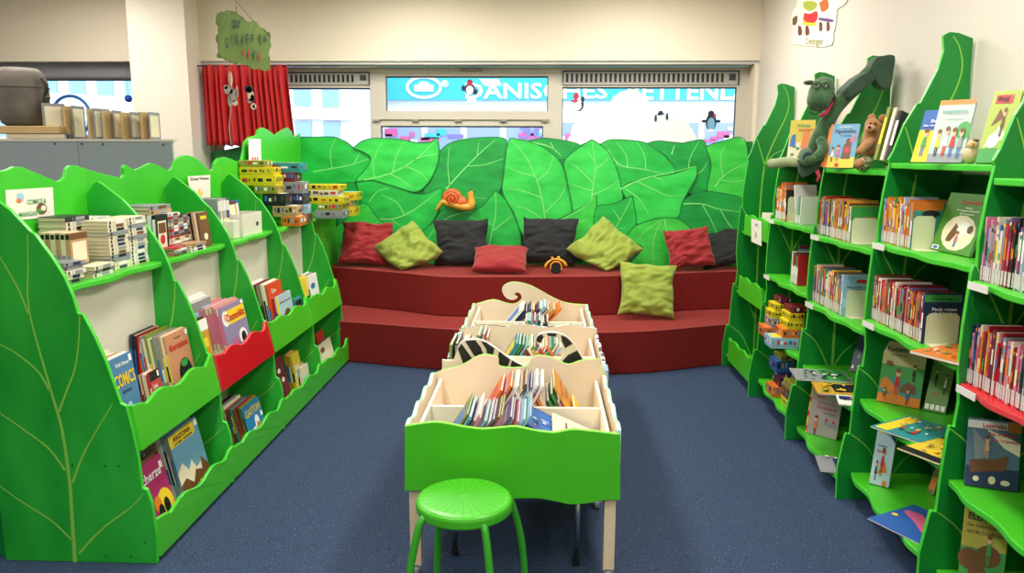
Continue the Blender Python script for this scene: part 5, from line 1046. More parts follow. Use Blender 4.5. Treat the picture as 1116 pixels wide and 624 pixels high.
for n, (c, y0) in enumerate((('white', 3.74), ('white', 3.73), ('grey', 3.74))):
    make_book('comic_book', .016, .23, .375-.012*n, c, T(-1.803+.017*n, y0, BINZ[0][0]+.0275), '%s tall album, %s from the rear panel above the red bin' % (c, ORD[n]), group='tall albums at the rear of the red bin', art=None if n < 2 else [('r', .1, .7, .5, .85, 'l'), ('r', .5, .68, .9, .9, 'l'), ('r', .58, .72, .82, .84, 'r'), ('r', .1, .5, .35, .65, 'b')])
bin_file(1, 1, -1.54, 272, 290, 439, 17, .009, ['red','grey','olive','brown','dark red','cream','teal','tan'], mat('cover_cat_blue', '#2f7fb5', .4), 'blue comic with a yellow title at the far end of the lower bin', 'lower bin under the red one', art=[('t', 'GASTON', .5, .78, .85, .22, 'y'), ('e', .6, .4, .13, .2, 'w'), ('e', .62, .3, .08, .1, 'o'), ('e', .4, .25, .15, .08, 'w'), ('r', .85, .45, .97, .6, 'w')], lean=13)
bin_file(2, 0, -1.60, 298, 313, 304, 9, .013, ['brown','maroon','olive','white','red','grey','pale blue','cream'], mat('cover_vermilion', '#cf4a24', .4), 'vermilion tall book with pale writing in the third middle bin', 'third middle bin', art=[('t', 'Die', .4, .85, .3, .08, 'c'), ('t', 'Abenteuer', .5, .70, .7, .08, 'c'), ('e', .6, .3, .2, .1, 'y')])
bin_file(2, 0, -1.572, 306, 322, 320, 3, .010, ['cream','red'], mat('cover_pale_castle', '#a9c6cf', .4), 'pale blue book with brown shapes and yellow spine, third middle bin', 'low pile of third middle bin', art=[('r', 0, 0, .12, 1, 'y'), ('r', 0, 0, 1, .12, 'y'), ('e', .6, .35, .25, .25, 'd'), ('e', .45, .2, .1, .1, 'w'), ('t', 'Die Burg', .55, .8, .7, .06, 'd')])
bin_file(2, 0, -1.565, 324, 332, 324, 2, .012, ['maroon'], 'teal', 'small teal book at the far end of the third middle bin', 'far pile of third middle bin', art=[('e', .5, .5, .3, .25, 'p'), ('r', .1, .7, .9, .9, 'k')])
bin_file(2, 1, -1.54, 308, 318, 391, 4, .013, ['maroon','olive','black'], 'maroon', 'maroon book leaning in the third lower bin', 'maroon pile of third lower bin', art=[('e', .4, .75, .15, .05, 'w'), ('e', .6, .55, .15, .05, 'w')], lean=12)
bin_file(2, 1, -1.565, 323, 331, 385, 3, .016, ['mustard','dark red'], 'yellow', 'yellow book with a black spine title in the third lower bin', 'yellow pile of third lower bin', art=[('r', .2, .3, .8, .7, 'c')], lean=8)
bin_file(2, 1, -1.545, 330, 338, 398, 3, .012, ['pale blue','cream'], 'cream', 'cream book at the far end of the third lower bin', 'cream pile of third lower bin', art=[('r', .2, .3, .8, .5, 'l')], lean=6)
bin_file(3, 0, -1.59, 333, 341, 303, 4, .013, ['black','yellow','red'], 'yellow', 'yellow book at the near end of the fourth middle bin', 'near pile of fourth middle bin', art=[('r', .1, .3, .9, .5, 'k')])
bin_file(3, 0, -1.58, 341, 350, 299, 5, .012, ['white','black','grey'], 'white', 'white book in the fourth middle bin, rightmost', 'white pile of fourth middle bin', art=[('e', .4, .7, .25, .08, 'b'), ('e', .6, .3, .25, .12, 'g')])
bin_file(3, 1, -1.54, 352, 366, 373, 3, .012, ['black','black'], 'cream', 'cream book with a dark dot leaning in the last lower bin', 'last lower bin', art=[('e', .3, .75, .15, .1, 'd'), ('e', .7, .15, .12, .08, 'k'), ('r', .2, .3, .8, .6, 'c')], lean=14)
bin_file(3, 1, -1.63, 350, 358, 362, 3, .012, ['dark red','olive'], 'red', 'red book behind the cream one in the last lower bin', 'rear pile of last lower bin', lean=12)

# ------------------------------------------------- left display shelf books
SZ = 1.086
def pile(x, y, z, w, d, t, n, cols, name, what, group, jit=.002, ang=0, spine='x', stickm=None):
    """books lying flat, spines towards the aisle (+x)"""
    rr = random.Random(int(x*1000+y*77)); tot = z
    for j in range(n):
        c = rr.choice(cols); tt = t*rr.uniform(.92, 1.08)
        # local X (thickness) -> up, local Y (away from spine) -> -x, local Z (height) -> y
        M = T(x+rr.uniform(-jit, jit), y+rr.uniform(-jit, jit), tot+.0005) @ RZ(ang+rr.uniform(-.8, .8)) @ Matrix(((0, -1, 0, 0), (0, 0, 1, 0), (1, 0, 0, 0), (0, 0, 0, 1)))
        M = M @ Matrix.Identity(4)
        make_book(name, tt-.0008, w, d, c, M, '%s %s, %s from the bottom of %s' % (c, name.replace('_', ' '), ORD[j], what), group=group, pg=pages, stripe=[(.08, .16, 'k'), (.3, .32, 'e'), (.42, .8, rr.choice('eenkdw'))], cat='book')
        tot += tt
    return tot
# the matrix above: columns are the images of local X, Y, Z -> (0,0,1), (-1,0,0), (0,1,0)
gm = 'manga volumes stacked on the nearest display shelf'
MC = ['cream', 'cream', 'white', 'grey', 'cream']
pile(-1.815, 3.165, SZ, .115, .155, .0165, 13, MC, 'manga_volume', 'the front manga stack', gm)
pile(-1.815, 3.325, SZ, .115, .155, .0165, 13, MC, 'manga_volume', 'the second manga stack', gm)
pile(-1.955, 3.10, SZ, .12, .165, .021, 11, MC+['black'], 'manga_volume', 'the tall rear manga stack', gm)
pile(-1.955, 3.27, SZ, .12, .165, .021, 10, MC+['pink'], 'manga_volume', 'the rear manga stack by the second bay', gm)
for n in range(6):
    make_book('manga_volume', .019, .13, .165, ['cream','white','cream','tan','cream','white'][n], T(-1.935, 2.945+.0205*n, SZ+.055) @ RZ(90) @ T(-.019, 0, 0) @ Matrix.Identity(4), '%s manga standing upright, %s from the left on the loose pile' % (['cream','white','cream','tan','cream','white'][n], ORD[n]), group='manga standing on the loose pile', stripe=[(.8, .95, 'k'), (.1, .3, 'k')]) if False else \
    make_book('manga_volume', .019, .115, .125, ['cream','tan','cream','tan','cream','tan'][n], T(-1.835-.020*(5-n)-.02, 2.93, SZ+.058), '%s manga standing upright, %s counted towards the aisle' % (['cream','tan','cream','tan','cream','tan'][n], ORD[n]), group='manga standing on the loose pile', stripe=[(.8, .95, 'k'), (.1, .3, 'e')], art=[('r', 0, .78, 1, .98, 'd'), ('r', .1, .1, .9, .7, 'c')] if n == 5 else None)
pile(-1.845, 2.90, SZ, .13, .18, .018, 3, MC, 'manga_volume', 'the low pile under the upright manga', gm, ang=4)
pile(-1.79+.0, 2.80, SZ, .115, .11, .017, 5, MC, 'manga_volume', 'the loose pile beside the nearest side panel', gm, jit=.008, ang=-5)
pile(-1.775, 2.965, SZ, .075, .16, .016, 3, MC, 'manga_volume', 'the low pile at the shelf edge', gm, jit=.006, ang=3)
# second bay: upright and lying mixed
gd = 'books on the second display shelf'
for n, c in enumerate(['black', 'white', 'grey', 'white']):
    make_book('comic_book', .018, .12, .20, c, T(-1.86-.022*n, 3.62, SZ+.0006), '%s upright comic, %s from the aisle at the near end of second shelf' % (c, ORD[n]), group=gd, art=[('r', .15, .2, .85, .85, 'c'), ('r', .2, .55, .8, .8, 'd'), ('e', .5, .4, .2, .12, 'r')] if n == 0 else None, stripe=[(.1, .9, 'w')] if n == 0 else None)
pile(-1.84, 3.745, SZ, .13, .125, .0155, 13, ['white','red','black','cream','grey','dark red'], 'manga_volume', 'the striped stack on the second shelf', gd)
pile(-1.85, 3.875, SZ, .13, .12, .0155, 12, ['white','black','red','cream','grey','tan'], 'manga_volume', 'the rear striped stack on the second shelf', gd)
pile(-1.87, 3.62, SZ+.203, .16, .22, .02, 2, ['tan','grey'], 'comic_book', 'the pair lying across the second shelf stack', gd)
for n, c in enumerate(['brown','cream','tan','black','tan','brown']):
    make_book('comic_book', .011, .12, .185, c, T(-1.80-.0125*n, 4.00, SZ+.0006) @ RY(-6), '%s upright comic, %s from the aisle at the far end of second shelf' % (c, ORD[n]), group=gd, art=[('e', .5, .5, .35, .3, 'd'), ('e', .5, .3, .2, .1, 'c'), ('r', .2, .8, .8, .9, 'y')] if n == 0 else None)
pile(-1.775, 3.66, SZ, .10, .15, .010, 4, ['white','red','grey','cream'], 'comic_book', 'the low second-shelf pile', gd, jit=.007, ang=4)
pile(-1.775, 3.83, SZ, .09, .15, .013, 3, ['cream','tan','white'], 'comic_book', 'the cream low pile on the second shelf', gd, jit=.006, ang=-4)
# third bay: white box, books behind, low pile
bx = empty('storage_box', (-1.87, 4.72, SZ), 'white open storage box on the third display shelf', 'box')
mb = MB(); wb = mat('box_white', '#dedac8', .5); x0, x1, y0, y1, zt = -1.98, -1.79, 4.56, 4.88, SZ+.135
for lo, hi in (((x0, y0, SZ+.001), (x1, y1, SZ+.005)), ((x0, y0, SZ+.005), (x0+.004, y1, zt)), ((x1-.004, y0, SZ+.005), (x1, y1, zt)), ((x0+.004, y0, SZ+.005), (x1-.004, y0+.004, zt)), ((x0+.004, y1-.004, SZ+.005), (x1-.004, y1, zt))): mb.box(lo, hi, wb)
mb.build('box_body', bx)
MB().box((x1, 4.78, SZ+.05), (x1+.001, 4.82, SZ+.075), dark).build('box_mark', bx)
MB().box((-1.79+.001, 4.42, SZ+.001), (-1.785, 4.44, SZ+.002), dark)
for n, c in enumerate(['grey','grey','cream','grey','pale blue','tan','maroon','blue']):
    make_book('book', .018, .14, .235, c, T(-1.965, 4.40+.0205*n, SZ+.0006) @ RZ(90) @ T(-.0, -.10, 0) if False else T(-2.0-.0*n, 4.385+.0205*n, SZ+.001) @ Matrix(((0,-1,0,.14),(1,0,0,0),(0,0,1,0),(0,0,0,1))), '%s upright book, %s in the row behind the white box' % (c, ORD[n]), group='books behind the white box', stripe=[(.7, .95, 'w'), (.2, .5, 'y' if n % 2 else 'w')])
for n, (c, y) in enumerate((('maroon', 4.63), ('violet', 4.66), ('blue', 4.76))):
    make_book('book', .014, .12, .20, c, T(-1.90-.016*n, y, SZ+.006+.0) @ RY(-5), '%s book standing inside the white box' % c, group='books inside the white box', art=[('r', .1, .3, .9, .9, 'c'), ('e', .5, .4, .2, .15, 'd')] if n != 1 else None)
b2 = MB(); b2.box((-1.90, 4.45, SZ+.001), (-1.80, 4.54, SZ+.105), wb); o = b2.build('storage_box', bevel=.003) ; o.data.transform(Matrix.Translation((1.85, -4.495, -SZ))); place(o, T(-1.85, 4.495, SZ)); tag(o, 'small closed white box at the near side of the open one', 'box')
pile(-1.765, 4.50, SZ, .02+.0, .14, .006, 3, ['white','grey','cream'], 'leaflet', 'the leaflets in front of the white box', 'leaflets in front of the white box', ang=2) if False else pile(-1.770, 4.60, SZ, .018, .12, .006, 1, ['white'], 'leaflet', 'the leaflets in front of the white box', 'leaflets') if False else None

# cards with writing
def card(px4, X, name_lab, texts, pics=()):
    P = [at(a, b_, 'x', X) for a, b_ in px4]; c = sum(P, Vector())/4; r = empty('paper_card', c, name_lab, 'card')
    MB().prism(P, (-.002, 0, 0), paper).build('card_sheet', r)
    uy = (P[1]-P[0]); w = uy.length; uy.normalize(); uz = (P[0]-P[3]); h = uz.length; uz.normalize(); o = P[3]
    q = MB()
    for (t, u, v, tw, th, m) in texts: add_text(q, t, o+uy*(u*w)+uz*(v*h)+Vector((.0012, 0, 0)), uy, uz, tw*w, th*h, m)
    if texts: q.build('card_lettering', r)
    q = MB()
    for (u, v, ru, rv, m) in pics:
        q.add([o+uy*((u+ru*math.cos(a))*w)+uz*((v+rv*math.sin(a))*h)+Vector((.0008+.0002*len(q.ms), 0, 0)) for a in [2*math.pi*j/14 for j in range(14)]], [list(range(14))], m)
    if pics: q.build('card_picture', r)
card([(6,207),(57.5,204),(59.5,236.5),(8,240.5)], XB+.003, 'white paper sign lettered COMICS & MANGAS on the nearest back board', [('COMICS &', .62, .55, .42, .17, ink['g']), ('MANGAS', .42, .15, .38, .16, ink['g'])], [(.28, .72, .08, .16, ink['l']), (.25, .62, .05, .08, ink['o']), (.72, .28, .12, .2, ink['d']), (.76, .3, .06, .1, ink['c']), (.66, .22, .05, .08, ink['g'])])
card([(204.5,192),(229,190.5),(229.5,217),(209,220)], -2.06, 'white card reading Erstes Wissen standing on the third display shelf', [('Erstes Wissen', .5, .88, .8, .12, ink['k'])], [(.45, .35, .12, .14, ink['y']), (.5, .38, .07, .08, ink['c'])])
card([(271,151),(284,151.5),(285,176),(271.5,176)], -2.055, 'tall narrow white card with small red figures behind the games', [('Spiele', .5, .72, .6, .1, ink['l'])], [(.3, .12, .07, .08, ink['r']), (.5, .12, .07, .08, ink['r']), (.7, .12, .07, .08, ink['r'])])

# -------------------------------------------------- books in the troughs
def trough_row(x, xe, y, z, d, hs, ts, ang, cols, where, seed, group, hyaw=0, pic=False):
    rr = random.Random(seed); n = 0
    while x < xe:
        t = rr.uniform(*ts); h = rr.uniform(*hs); c = rr.choice(cols); a = ang+rr.uniform(-2, 2)
        step = t/math.cos(R(a))+.0012
        M = T(x, y+rr.uniform(0, .015), z+.001) @ RY(a)
        if a > 0: M = T(0, 0, t*math.sin(R(a))) @ M
        art = None
        if a < 0 or n == 0: pass
        M = M
        o = make_book('picture_book', t-.0005, d*rr.uniform(.93, 1), h, c, M, '%s picture book, %s from the left in %s' % (c, ORD[n], where), group=group, pg=pagew,
                      art=[('r', .1, .7, .9, .85, rr.choice('wykr')), ('e', .5, .4, .25, .2, rr.choice('oybwrg')), ('e', .3, .3, .12, .12, rr.choice('dkwp'))] if a < 0 else None)
        if a > 0:   # left cover shows: draw on it by a mirrored picture
            q = MB(); mm = ink[rr.choice('ywrbo')]
            q.add([(-.0004, .02, h*.3), (-.0004, d*.8, h*.3), (-.0004, d*.8, h*.9), (-.0004, .02, h*.9)], [(0, 1, 2, 3)], mm); q.build('cover_picture', o, local=True)
        x += step; n += 1
    return x
ZT = .386
PB = ['pale blue','white','pink','pale blue','grey','violet','white','cream','pale blue','green','olive','brown','teal']
trough_row(-.425, -.19, 2.685, ZT, .27, (.27, .31), (.006, .011), 33, PB, 'the nearest trough front row', 21, 'picture books in the nearest trough, front row')
trough_row(-.30, -.12, 3.00, ZT, .26, (.28, .31), (.007, .012), 29, ['orange','red','white','pale blue','pink','violet','brown','white','cream'], 'the nearest trough rear row', 22, 'picture books in the nearest trough, rear left')
trough_row(.03, .19, 3.00, ZT, .26, (.23, .27), (.008, .014), -27, ['green','white','red','navy','pink','cream','violet','red','orange'], 'the rear right row of the nearest trough', 23, 'picture books in the nearest trough, rear right')
make_book('picture_book', .008, .28, .31, mat('cover_amber', '#d8962a', .45), T(.208, 3.00, ZT+.001) @ RY(-30), 'large amber picture book leaning left in the nearest trough', 'book', art=[('t', 'tierisch', .6, .7, .5, .06, 'd'), ('r', .3, .75, .5, .77, 'd'), ('t', 'gut', .5, .5, .2, .05, 'd')]+busy(31, 8, 'dky', .1, .9, .1, .5, .04))
make_book('picture_book', .010, .20, .19, 'yellow', T(.232, 3.03, ZT+.001) @ RY(-30), 'smaller yellow picture book right of the amber one', 'book')
make_book('picture_book', .012, .24, .16, mat('cover_night', '#2b3f7c', .35), T(.085, 2.70, ZT+.135) @ RY(-62), 'dark blue night-scene picture book lying back in the nearest trough', 'book', art=[('r', .06, .06, .94, .94, 'b')]+busy(32, 14, 'bvnlw', .1, .9, .1, .9, .08))
make_book('picture_book', .006, .24, .19, mat('cover_blush', '#e4cdb6', .5), T(.22, 2.695, ZT+.105) @ RY(-66), 'pale blush picture book lying back right of the dark blue one', 'book', art=[('t', 'Gute Nacht', .5, .7, .5, .06, 'k'), ('t', 'kleiner Bär', .5, .5, .5, .05, 'k')])
make_book('picture_book', .012, .22, .16, 'pale blue', T(.05, 2.70, ZT+.095) @ RY(-50), 'pale blue picture book under the dark blue night scene', 'book')
pl = MB().box((0, 0, 0), (.008, .26, .25), woodin).build('divider_plate'); place(pl, T(-.40, 3.03, ZT+.001+.0066) @ RY(55)); tag(pl, 'pale wooden divider plate leaning in the rear left of the nearest trough', 'divider')
# middle trough
trough_row(-.43, -.345, 3.455, ZT, .27, (.30, .33), (.010, .014), 3, ['cream','olive','tan','white','green','grey','black'], 'the near left block of the zebra trough', 24, 'picture books in the zebra trough, near left')
trough_row(-.36, -.30, 3.80, ZT, .24, (.28, .30), (.010, .014), 6, ['green','olive','pink','tan'], 'the rear left block of the zebra trough', 34, 'picture books in the zebra trough, rear left')
trough_row(-.27, -.03, 3.80, ZT, .26, (.27, .29), (.008, .013), 32, ['teal','pale blue','white','green','grey','cream','olive','maroon'], 'the rear row of the zebra trough', 25, 'picture books in the zebra trough, rear row')
trough_row(.06, .15, 3.79, ZT, .26, (.25, .27), (.010, .016), -34, ['red','dark red','orange','cream','mustard'], 'the right block behind the zebra arch', 26, 'picture books behind the zebra arch')
make_book('picture_book', .012, .26, .28, 'orange', T(.175, 3.80, ZT+.001) @ RY(-32), 'orange picture book behind the zebra arch', 'book')
# far trough
trough_row(-.11, .02, 4.23, ZT, .25, (.26, .28), (.008, .013), 6, ['red','pale blue','grey','teal','white','green','navy'], 'the front row of the farthest trough', 27, 'picture books in the farthest trough, front row')
trough_row(.10, .16, 4.25, ZT, .25, (.30, .33), (.010, .016), -34, ['red','pale blue','cream','olive'], 'the leaning pair of the farthest trough', 28, 'picture books in the farthest trough, leaning left')
trough_row(-.33, -.10, 4.60, ZT, .28, (.33, .36), (.012, .02), 40, ['orange','pale blue','white','navy','white','tan'], 'the rear row of the farthest trough', 29, 'picture books in the farthest trough, rear row')

# -------------------------------------------- things on the grey cabinet
CT = 1.673
gq_ = 'hardbacks standing half open on the grey cabinet'
def half_open(pxl, pxr, pyt, pyb, ang, op, lab, c):
    y = 5.10; a = at(pxl, pyb, 'y', y); b_ = at(pxr, pyb, 'y', y); tp_ = at(pxl, pyt, 'y', y); h = max(.1, tp_.z-CT); w = .13
    r = empty('hardback_book', M=T((a.x+b_.x)/2, y, CT+.0008) @ RZ(ang), label=lab, cat='book', group=gq_)
    MB().box((-.028, 0, .002), (.0, w, h-.002), mat('page_tan', '#c7a873', .8, var=.1, scale=150, stretch=(8, 1, .3))).build('page_block', r, local=True)
    MB().box((-.031, -.001, 0), (-.0285, w+.003, h), cm(c)).build('back_cover', r, local=True)
    MB().box((-.0285, w, 0), (.001, w+.003, h), cm(c)).build('spine', r, local=True)
    q = MB(); q.box((0, -w, 0), (.0025, 0, h), cm('grey')); q.box((.0026, -w+.015, .015), (.0032, -.015, h-.02), ink['c']); M = T(.001, w, 0) @ RZ(op)
    o = q.build('front_cover', r, local=True); o.matrix_local = M
for (l, r_, t, b_, ang, op, lab, c) in ((38, 58, 112.5, 147, -62, 14, 'tan half-open book leftmost on the grey cabinet', 'tan'), (62, 84, 115, 148, -28, 24, 'half-open book with a dark cover, second from left on the cabinet', 'black'),
    (87, 110, 118, 149, -40, 20, 'half-open book third from left on the grey cabinet', 'grey'), (108, 124, 120, 150, -22, 26, 'half-open book with pale blue cover, fourth from left on cabinet', 'pale blue'), (128, 143, 122, 150.5, -30, 26, 'thin half-open book fifth from left on the grey cabinet', 'tan'), (151, 163, 122, 151.5, -24, 20, 'half-open book rightmost on the grey cabinet', 'brown')):
    half_open(l, r_, t, b_, ang, op, lab, c)
bw_ = pile(-3.12, 5.03, CT+.0005, .40, .28, .030, 1, ['grey'], 'large_book', 'the flat pair on the cabinet', 'large books lying on the grey cabinet')
pile(-3.19, 5.035, bw_+.0005, .36, .26, .055, 1, ['tan'], 'large_book', 'the flat pair on the cabinet', 'large books lying on the grey cabinet, upper') if False else None
q = MB(); q.prism([Vector((-3.62, 5.03, bw_+.001)), Vector((-3.16, 5.03, bw_+.001)), Vector((-3.16, 5.28, bw_+.001)), Vector((-3.62, 5.28, bw_+.001))], (0, 0, .05), mat('page_tan', '#c7a873')); o = q.build('large_book', bevel=.006)
o.data.transform(T(3.39, -5.15, -bw_)); place(o, T(-3.39, 5.15, bw_)); tag(o, 'thick pale tan book on top of the flat grey one at the left', 'book')
hd = empty('rounded_basket', (-3.42, 5.17, bw_+.052), 'large grey-brown rounded basket shape with dark twigs at the left picture edge', 'basket')
q = MB(); gb = mat('basket_grey', '#655d55', .8, hx2='#756c62', scale=12); zb0 = bw_+.053
prof = [(.10, 0), (.13, .02), (.155, .10), (.165, .20), (.16, .29), (.14, .345), (.11, .375), (.095, .37), (.12, .33), (.14, .28), (.14, .05), (.0, .03)]
q.lathe(prof, (-3.48, 5.17, zb0), gb, 40); q.build('basket_body', hd, sm=True)
q = MB(); q.tube([(-3.48+.165*math.cos(R(a)), 5.17+.165*math.sin(R(a)), zb0+.25) for a in range(0, 361, 15)], .005, mat('basket_rim', '#5d544b', .8), 6); q.build('basket_band', hd)
q = MB(); tw = mat('twig_dark', '#33362c', .8)
q.tube(smooth([Vector((-3.30, 5.12, bw_+.052)), Vector((-3.285, 5.12, bw_+.14)), Vector((-3.30, 5.12, bw_+.22)), Vector((-3.275, 5.12, bw_+.30)), Vector((-3.30, 5.12, bw_+.36))], 4), .009, tw, 8)
for (x, z, dx, dz) in ((-3.29, .15, .04, .04), (-3.29, .17, .05, .0), (-3.3, .2, .05, .04), (-3.29, .1, -.04, .05), (-3.28, .25, .02, .08), (-3.28, .13, .04, -.02)):
    q.prism([Vector((x, 5.12, bw_+z)), Vector((x+dx*.5-.01, 5.125, bw_+z+dz*.6+.012)), Vector((x+dx, 5.12, bw_+z+dz)), Vector((x+dx*.5+.01, 5.115, bw_+z+dz*.4-.012))], (0, .004, 0), tw)
q.build('twig_ornament', hd)
# blue hoop and ball by the left window
hb = mat('hoop_blue', '#1f6fc0', .4); yh = 6.9
c = at(78, 126, 'y', yh); q = MB(); rr_ = 21*yh/F
q.tube([c+Vector((rr_*math.cos(R(a)), 0, rr_*math.sin(R(a)))) for a in range(0, 361, 12)], .014, hb, 8)
o = q.build('blue_hoop', sm=True); o.data.transform(Matrix.Translation(-c)); place(o, Matrix.Translation(c)); tag(o, 'blue hoop hanging in front of the far left window', 'decoration')
c = at(140, 107.5, 'y', 6.86); q = MB(); q.ball((0, 0, 0), .032, mat('ball_blue', '#1748b8', .25), 14); q.tube([(0, 0, .03), (0, 0, 2.371-c.z)], .0015, dark, 5)
o = q.build('blue_ball', sm=True); place(o, Matrix.Translation(c)); tag(o, 'small shiny blue ball hanging beside the pillar', 'decoration')
# ------------------------------------------------------------- soft toys
plush = mat('plush_green', '#2f5230', .95, hx2='#456a40', scale=25, sheen=.3, bump=.5, bscale=140)
plushl = mat('plush_pale', '#8c9a6a', .95, sheen=.3, bump=.4, bscale=140)
felt = mat('felt_dark_green', '#2c4433', .95, hx2='#35503c', scale=14, sheen=.2)
scarf = mat('scarf_pink', '#b53350', .9)
def skin(name, parent, verts, edges, radii, m, sub=2):
    me = bpy.data.meshes.new(name); me.from_pydata([tuple(v) for v in verts], edges, []); o = bpy.data.objects.new(name, me); C.objects.link(o); me.materials.append(m)
    s = o.modifiers.new('skin', 'SKIN'); me.skin_vertices.new() if not me.skin_vertices else None
    for i, r in enumerate(radii): me.skin_vertices[0].data[i].radius = (r if isinstance(r, tuple) else (r, r))
    me.skin_vertices[0].data[0].use_root = True; s.use_smooth_shade = True
    q = o.modifiers.new('sub', 'SUBSURF'); q.levels = q.render_levels = sub
    dg = bpy.context.evaluated_depsgraph_get(); dg.update(); m2 = bpy.data.meshes.new_from_object(o.evaluated_get(dg)); o.modifiers.clear(); o.data = m2
    if not m2.materials: m2.materials.append(m)
    if parent:
        m2.transform(ROOTM[parent.name].inverted()); o.parent = parent
    for p in m2.polygons: p.use_smooth = True
    return o
yc = 4.17
def pc(x, y, Y=yc): return at(x, y, 'y', Y)
cr = empty('crocodile_puppet', pc(885, 175), 'dark green plush crocodile puppet draped over the right bookcase tops', 'soft toy')
# body: long sleeve rising to the right-hand leaf tip, belly and leg hanging down
V = [pc(884,168,4.10), pc(892,152,4.08), pc(900,135,4.08), pc(910,118,4.08), pc(924,103,4.07), pc(940,88,4.07), pc(953,76,4.07), pc(964,68,4.07), pc(876,178,4.12)]
skin('body', cr, V, [(0,1),(1,2),(2,3),(3,4),(4,5),(5,6),(6,7),(0,8)], [.034, .044, .042, .038, .038, .042, .048, .04, .026], plush)
q = MB(); 
P = [pc(948,76,4.02), pc(955,63,4.02), pc(963,60.5,4.02), pc(976,60,4.02), pc(975,75,4.02), pc(972,94,4.02), pc(965,97,4.02), pc(958,92,4.02), pc(952,84,4.02)]
q.prism(smooth(P+[P[0]], 2)[:-1], (0, .09, 0), felt); o = q.build('felt_sleeve', cr, bevel=.008)
q = MB(); P = [pc(920,98,4.0), pc(935,84,4.0), pc(948,76,4.0), pc(955,86,4.0), pc(945,96,4.0), pc(925,108,4.0)]
q.prism(P, (0, .13, 0), felt); q.build('felt_sleeve', cr, bevel=.012)
# head
H = [pc(900,96,4.14), pc(896,92,4.12), pc(893,105,4.05), pc(890,116,4.02), pc(886,124,4.0)]
skin('head', cr, [pc(904,98,4.12), pc(897,95,4.08), pc(893,107,4.03), pc(889,118,4.0), pc(902,112,4.1)], [(0,1),(1,2),(2,3),(0,4)], [.045, .075, .062, .060, .055], plush)
for (x, y, Y) in ((889.5,90.5,3.99), (899,90.3,3.99)):
    q = MB(); q.ball(pc(x, y, Y), (.018, .022, .014), plush, 10); q.build('eyelid', cr, sm=True)
for (x, y, Y) in ((890,93,3.985), (899,93,3.985)):
    q = MB(); q.ball(pc(x, y, Y), .010, WHITE, 10); q.ball(pc(x-.5, y, Y-.013), .006, black, 8); q.build('eye', cr, sm=True)
q = MB()
for (x, y) in ((884,117), (892,120)): q.ball(pc(x, y, 3.955), (.008, .006, .006), black, 8)
q.build('nostril', cr, sm=True)
q = MB(); q.tube(smooth([pc(882,121.5,3.965), pc(888,124.5,3.955), pc(895,121,3.96), pc(900,113,3.98)], 4), .003, black, 6); q.build('mouth_line', cr)
q = MB(); q.ball(pc(882,90,4.02), (.028, .03, .012), felt, 8); q.build('eyebrow', cr, sm=True)
q = MB(); q.tube(smooth([pc(907,111,4.05), pc(900,123,4.0), pc(893,126,4.0)], 4), [.008, .009, .010, .011, .011, .011, .010, .009, .008][:9], scarf, 8); q.build('scarf', cr, sm=True)
# limbs
skin('leg', cr, [pc(872,178,4.28), pc(860,176,4.36), pc(850,177,4.44), pc(842,180,4.5), pc(840,174,4.52)], [(0,1),(1,2),(2,3),(3,4)], [.025, .028, .032, .034, .03], plushl)
skin('arm', cr, [pc(893,150,4.04), pc(898,160,4.0), pc(893,168,3.97), pc(886,172,3.96)], [(0,1),(1,2),(2,3)], [.026, .028, .024, .02], plush)
skin('tail', cr, [pc(880,165,4.06), pc(876,170,4.0), pc(878,176,3.96), pc(890,172,3.94)], [(0,1),(1,2),(2,3)], [.03, .035, .03, .02], plush)
q = MB(); P = [pc(870,173,3.99), pc(874,177,3.99), pc(886,178,3.99), pc(899,172,3.99), pc(893,184,3.99), pc(882,191,3.99), pc(876,194,3.99), pc(871,188,3.99)]
q.prism(P, (0, .02, 0), felt); q.build('felt_flap', cr, bevel=.006)
q = MB(); q.lathe([(.001, -.004), (.024, -.004), (.024, .004), (.001, .004)], pc(880,171,3.95), mat('tag_navy', '#233446', .6), 20, 'y'); q.build('round_tag', cr)
q = MB(); q.tube([pc(890,186,3.98), pc(893,192,3.97), pc(890,198,3.97)], [.012, .01, .006], scarf, 8); q.build('ribbon', cr, sm=True)

tb = mat('teddy_brown', '#a06a3e', .95, hx2='#b47c4c', scale=30, sheen=.4, bump=.5, bscale=150)
yt = 3.74
def pt(x, y, Y=yt): return at(x, y, 'y', Y)
td = empty('teddy_bear', (pt(950,180).x, yt, RLV[2][4]), 'brown teddy bear with checked shorts sitting beside the sky blue book', 'soft toy')
skin('body', td, [pt(948,172), pt(949,160), pt(951,148), pt(953,136), pt(957,133)], [(0,1),(1,2),(2,3),(3,4)], [.05, .055, .042, .052, .05], tb)
for (x, y) in ((950,128.5), (962,129)):
    q = MB(); q.ball(pt(x, y), (.019, .01, .019), tb, 10); q.build('ear', td, sm=True)
q = MB(); q.ball(pt(949,140, yt-.05), (.022, .022, .018), mat('teddy_muzzle', '#c0946a', .9), 10); q.ball(pt(947.5,138.5, yt-.072), (.008, .005, .006), black, 8); q.build('muzzle', td, sm=True)
q = MB(); 
for x in (948.5, 954): q.ball(pt(x, 134.5, yt-.046), .005, black, 8)
q.build('eye', td, sm=True)
skin('arm', td, [pt(951,152,yt-.03), pt(945,158,yt-.06), pt(938,164,yt-.08), pt(935,168,yt-.085)], [(0,1),(1,2),(2,3)], [.022, .022, .021, .02], tb)
chk = mat('check_shorts', '#6f7a55', .9)
def chkn():
    nt = chk.node_tree; N = nt.nodes; L = nt.links; tc = N.new('ShaderNodeTexCoord'); c = N.new('ShaderNodeTexChecker'); c.inputs['Scale'].default_value = 80
    c.inputs['Color1'].default_value = (*lin('#3f4f3a'), 1); c.inputs['Color2'].default_value = (*lin('#c8b98a'), 1); L.new(tc.outputs['Object'], c.inputs[0]); L.new(c.outputs[0], N['Principled BSDF'].inputs['Base Color'])
chkn()
